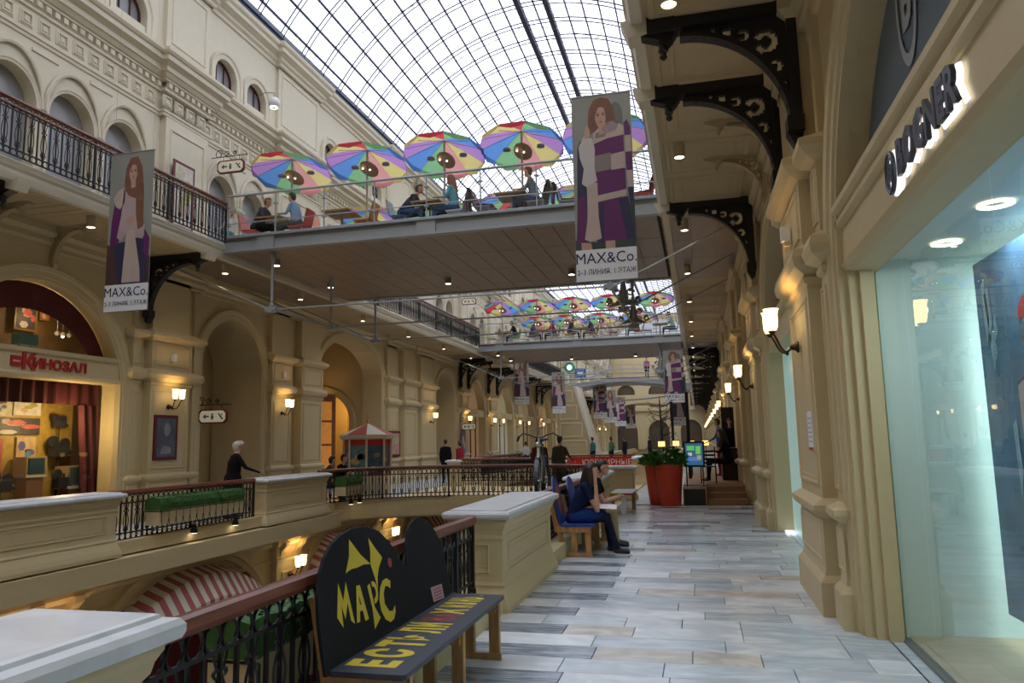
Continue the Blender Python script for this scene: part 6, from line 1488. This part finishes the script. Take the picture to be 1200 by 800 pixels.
# ================================================================ KIOSK
kk = thing('poster_kiosk', 'octagonal poster kiosk with red and cream tented roof on the left side', 'kiosk', (-9.95, 21.4, 0))
def oc(r, k, ph=PI/8): a = 2*PI*k/8+ph; return (r*math.cos(a), r*math.sin(a))
kc = mat('kiosk_cream', (.62, .55, .42), .5)
MB().rings([[oc(.72, k)+(z,) for k in range(8)] for z in (0, .72)], True, True).build('plinth', kc, kk)
for k in range(8):
    x0, y0 = oc(.70, k); x1, y1 = oc(.70, k+1)
    MB().lathe([(.035, .72), (.035, 1.85)], (oc(.72, k)[0], oc(.72, k)[1], 0), 6).build('post', kc, kk)
    q = MB(); q.prism([(x0*.97, y0*.97, .76), (x1*.97, y1*.97, .76), (x1*.97, y1*.97, 1.60), (x0*.97, y0*.97, 1.60)], (-(x0+x1)*.01, -(y0+y1)*.01, 0)); pn = q.build('poster_panel', mat('kiosk_print_%d' % (k % 3), [(.05, .10, .17), (.10, .07, .12), (.10, .20, .26)][k % 3], .35, .7, 0, 9), kk)
    q = MB(); q.prism([(x0*.98, y0*.98, 1.60), (x1*.98, y1*.98, 1.60), (x1*.98, y1*.98, 1.78), (x0*.98, y0*.98, 1.78)], (-(x0+x1)*.01, -(y0+y1)*.01, 0)); q.build('red_header', signred, kk)
    q = MB(); q.prism([(x0*.98, y0*.98, .72), (x1*.98, y1*.98, .72), (x1*.98, y1*.98, .78), (x0*.98, y0*.98, .78)], (-(x0+x1)*.01, -(y0+y1)*.01, 0)); q.build('red_footer', signred, kk)
    rr = random.Random(k)
    for j in range(3):
        u, v, w_ = rr.uniform(.3, .7), rr.uniform(.9, 1.4), rr.uniform(.06, .16); mx_, my_ = x0+(x1-x0)*u, y0+(y1-y0)*u; tx, ty = (x1-x0)/.54, (y1-y0)/.54
        q = MB(); q.poly([(mx_*.985+tx*w_*math.cos(a), my_*.985+ty*w_*math.cos(a), v+w_*.7*math.sin(a)) for a in [2*PI*i/7 for i in range(7)]]); q.build('print_shape', mat('print_%d' % ((k+j*2) % 9), pal[(k+j*2) % 9]), pn, fix=False)
    q = MB(); a_, b_ = oc(.86, k), oc(.86, k+1); q.poly([a_+(1.92,), b_+(1.92,), (0, 0, 2.28)]); q.build('roof_segment', mat('roof_red', (.40, .06, .06)) if k % 2 else mat('roof_cream', (.68, .62, .52)), kk, fix=False)
MB().rings([[oc(r, k)+(z,) for k in range(8)] for r, z in ((.74, 1.78), (.80, 1.80), (.84, 1.83), (.86, 1.92), (.80, 1.93))], True, True).build('cornice', kc, kk)
MB().lathe([(.05, 2.25), (.02, 2.32), (.045, 2.36), (.015, 2.40), (.01, 2.55)], n=8).build('finial', mat('gilt', (.45, .30, .08), .3, 0, metal=.7), kk)

# ================================================================ RED PLANTER, PLATFORM, CAFE
pt_ = thing('tall_planter', 'tall orange-red double planter overflowing with green leaves', 'planter', (-.76, 19.0, 0))
for nm, (dx, dy, s_) in (('pot', (.0, .0, 1.0)), ('pot', (-.28, .42, .97))):
    q = MB(); q.smooth = True; q.lathe([(.25*s_, 0), (.255*s_, .01), (.35*s_, .97*s_), (.355*s_, .985*s_), (.33*s_, .985*s_), (.325*s_, .9)], (dx, dy, 0), 28); q.build(nm, planter_red, pt_)
q = MB(); rr = random.Random(4)
for i in range(620):
    a, r_, h_ = rr.uniform(0, 2*PI), .52*math.sqrt(rr.random()), rr.random()
    cx, cy, cz = -.12+r_*math.cos(a), .15+r_*math.sin(a)*.9, .95+.42*h_*(1-(r_/.7)**2)
    out_ = Vector((math.cos(a), math.sin(a), .5+rr.uniform(-.5, .6))).normalized(); L = rr.uniform(.12, .20); sd_ = out_.cross(Vector((0, 0, 1))).normalized()*L*.2
    c0 = Vector((cx, cy, cz)); c1 = c0+out_*L*.55+Vector((0, 0, .02)); c2 = c0+out_*L-Vector((0, 0, .03))
    q.poly([tuple(c0), tuple(c1+sd_), tuple(c2)]); q.poly([tuple(c0), tuple(c2), tuple(c1-sd_)])
tag(q.build('foliage', leaf_m, pt_, fix=False), kind='stuff')
pine_d = wood('platform_wood', (.30, .15, .06), .5)
pf = thing('cafe_platform', 'raised wooden platform with three steps at the end of the right walkway', 'platform', (0, 19.05, 0))
boxo('platform_base', (-.45, 1.06, .9, 9.0, 0, .42), pine_d, pf)
for k in range(30): boxo('floor_plank', (-.45, 1.06, .9+k*.27, .9+k*.27+.255, .42, .44), pine_d, pf)
for k in range(3): boxo('step', (.14, 1.06, .3*k, .3*k+.32, 0, .14*(k+1)), pine_d, pf)
boxo('side_box', (-.45, .12, 0, .9, 0, .42), mat('black_panel', (.012, .012, .014), .6), pf)
for b in ((-.45, .12, -.02, 0, .39, .43), (-.45, -.42, -.02, 0, 0, .39), (.09, .12, -.02, 0, 0, .39)): boxo('edge_trim', b, pine, pf)
ms = thing('menu_screen', 'lit colourful menu screen on a black stand beside the wooden steps', 'screen', (-.14, 19.35, .43))
boxo('screen_case', (-.26, .26, 0, .05, .48, 1.12), mat('black_plastic', (.01, .01, .012), .4), ms); 
for dx in (-.2, .2): 
    q = MB(); q.tube([(dx, .03, 0), (dx, .03, .5)], .015, 6); q.build('stand_leg', iron, ms)
boxo('screen_face', (-.21, .21, -.008, 0, .53, 1.07), mat('screen_dark_blue', (.02, .06, .12), .3, .5, 0, 6, emit=(.05, .18, .32), estr=.5), ms)
for j, (cx, cz, w_, h_, c) in enumerate(((-.08, .95, .09, .06, (.1, .5, .15)), (.1, .9, .06, .1, (.15, .5, .1)), (.0, .68, .16, .05, (.08, .2, .5)), (-.1, .8, .05, .04, (.5, .5, .45)), (.12, .72, .05, .05, (.5, .3, .1)))):
    boxo('screen_image', (cx-w_, cx+w_, -.011, -.008, cz-h_, cz+h_), mat('screen_%d' % j, c, .3, .3, 0, 20, emit=c, estr=.7), ms)
ch = thing('folding_chair', 'black slatted folding chair behind the menu screen', 'chair', (.2, 20.6, .44))
boxo('seat', (-.2, .2, -.2, .2, .42, .45), iron, ch)
for k in range(4): boxo('back_slat', (-.2, .2, .2, .22, .5+.1*k, .55+.1*k), iron, ch)
for dx in (-.19, .19):
    for dy in (-.19, .2): boxo('leg', (dx-.015, dx+.015, dy-.015, dy+.015, 0, .45 if dy < 0 else .95), iron, ch)
lt = thing('lattice_screen', 'tall black lattice screen with small lit panes at the right of the cafe platform', 'screen', (1.1, 25.0, .44))
for x in (-.35, -.1, .15, .34): boxo('upright', (x-.02, x+.02, -.03, .03, 0, 2.15), iron, lt)
for k in range(9): boxo('crossbar', (-.35, .34, -.02, .02, .2+.24*k, .225+.24*k), iron, lt)
boxo('dark_backing', (-.35, .34, .03, .05, 0, 2.15), mat('dark_brown_panel', (.03, .012, .008), .5, .4), lt)
ct = thing('cafe_counter', 'dark low counter against the right wall on the cafe platform', 'counter', (.85, 22.4, .44))
boxo('counter_body', (-.25, .22, -.6, .9, 0, .85), mat('dark_brown_panel', (.03, .012, .008)), ct); boxo('counter_top', (-.28, .24, -.63, .93, .85, .89), iron, ct)
person('man in a blue jacket and dark red trousers standing on the cafe platform', (.62, 23.9, .44), PI/2, 'stand', 'blue_jacket', 'maroon_trousers', 'dark', .05, .03, False, 'reach', tc=(.02, .06, .20), lc=(.20, .015, .03), s=1.0)
person('figure in black seated at the cafe counter on the right', (.75, 21.2, .44), PI/2, 'sit', 'black', 'black_trousers', 'dark', .2, .03, True, 'table', tc=(.01, .01, .012), lc=(.01, .01, .012), s=1.05)
person('second dark figure standing further along the cafe counter', (.95, 24.4, .44), PI, 'stand', 'black', 'black_trousers', 'dark', 0, .035, tc=(.012, .01, .012), lc=(.01, .01, .012))
for i, (x, y) in enumerate(((-1.15, 24.0), (-.75, 25.5), (-.25, 24.6), (.2, 25.2))):
    t = thing('lantern', 'small amber table lantern beyond the red planter, %s of four' % ['leftmost', 'second', 'third', 'rightmost'][i], 'lamp', (x, y, 1.38), 0, 'amber lanterns of the cafe')
    boxo('lantern_glass', (-.10, .10, -.10, .10, 0, .16), mat('amber_glow', (.8, .6, .2), .4, 0, emit=(1, .62, .18), estr=1.8), t); boxo('lantern_cap', (-.11, .11, -.11, .11, .16, .19), iron, t)
    q = MB(); q.tube([(0, 0, -1.36), (0, 0, 0)], .015, 6); q.build('lantern_pole', iron, t)
tr = thing('dark_indoor_tree', 'dark leafless indoor tree rising behind the red planter', 'tree', (-1.3, 27.0, 0))
q = MB(); rr = random.Random(9); q.tube([(0, 0, 0), (.03, 0, 1.6), (0, 0, 3.0)], [.06, .05, .02], 6)
for k in range(60):
    z = rr.uniform(1.3, 2.9); a = rr.uniform(0, 6.28); l = rr.uniform(.3, .6); q.tube([(0, 0, z), (l*.6*math.cos(a), l*.6*math.sin(a), z+.1), (l*math.cos(a), l*math.sin(a), z+rr.uniform(-.1, .5))], .010, 3)
q.build('trunk', mat('dark_bark', (.03, .03, .025), .8), tr)
for x, y, nm in ((-.95, 29.0, 'left'), (-.3, 23.0, 'right')):
    t = thing('banner_stand', 'thin black %s post of the banner frame beyond the red planter' % nm, 'post', (x, y, 0)); boxo('post', (-.05, .05, -.05, .05, 0, 3.0), iron, t); boxo('foot', (-.2, .2, -.2, .2, 0, .04), iron, t)
# red lettered banner on the far side of the crossing
rb_ = thing('red_banner', 'long red lettered banner on the far edge of the low crossing', 'banner', (-3.45, 26.6, .33))
for x in (-1.05, 0, 1.05): boxo('post', (x-.02, x+.02, .03, .06, -.33, .74), iron, rb_)
boxo('banner_cloth', (-1.12, 1.12, 0, .02, .30, .70), mat('bright_red_cloth', (.55, .02, .02), .6), rb_); boxo('top_rail', (-1.15, 1.15, -.03, .06, .72, .77), redwood, rb_)
text('banner_lettering', '\u042e\u0412\u0415\u041b\u0418\u0420\u041d\u042b\u0415', .27, white_p, rb_, (.25, -.006, .50), FR, ext=.001, sx=1.0)
for i, (x, y) in enumerate(((-6.9, 28.2), (-5.4, 29.2))):
    pass
rs = railing('far crossing railing with brown handrail behind the red banner', [(-9.0, 27.2), (-4.7, 27.2)], .2, .74, 'walkway railings')
t = thing('violet_banner', 'pale violet and white banner strip beyond the red banner', 'banner', (-3.7, 31.5, .55)); boxo('banner_cloth', (-1.5, 1.5, 0, .02, .1, .36), mat('violet_cloth', (.38, .36, .55), .6, .5, 0, 5), t)
for x in (-1.45, 1.45): boxo('post', (x-.02, x+.02, .02, .05, -.55, .4), iron, t)
# round green and blue signs far up left
t = thing('round_sign', 'round green sign with lit white centre high on the far left wall', 'sign', (-11.0, 66, 8.1))
MB().rings([[(.5*math.cos(a), y, .5*math.sin(a)) for a in [2*PI*k/20 for k in range(20)]] for y in (-.05, .05)], True, True).build('disc', mat('sign_green', (.05, .30, .18), .4), t)
MB().rings([[(.24*math.cos(a), y, .24*math.sin(a)) for a in [2*PI*k/16 for k in range(16)]] for y in (-.07, -.05)], True, True).build('lit_centre', halo, t)
q = MB(); q.tube([(-.5, 0, 0), (-1.4, 0, 0)], .03, 5); q.build('arm', iron, t)
t = thing('square_sign', 'small blue square sign high on the far left wall', 'sign', (-10.8, 71, 8.0)); boxo('plate', (-.55, .55, -.05, .05, -.45, .45), mat('sign_blue', (.02, .14, .42), .4), t); boxo('symbol', (-.3, .3, -.06, -.05, -.08, .12), white_p, t); q = MB(); q.tube([(-.5, 0, 0), (-1.6, 0, 0)], .03, 5); q.build('arm', iron, t)
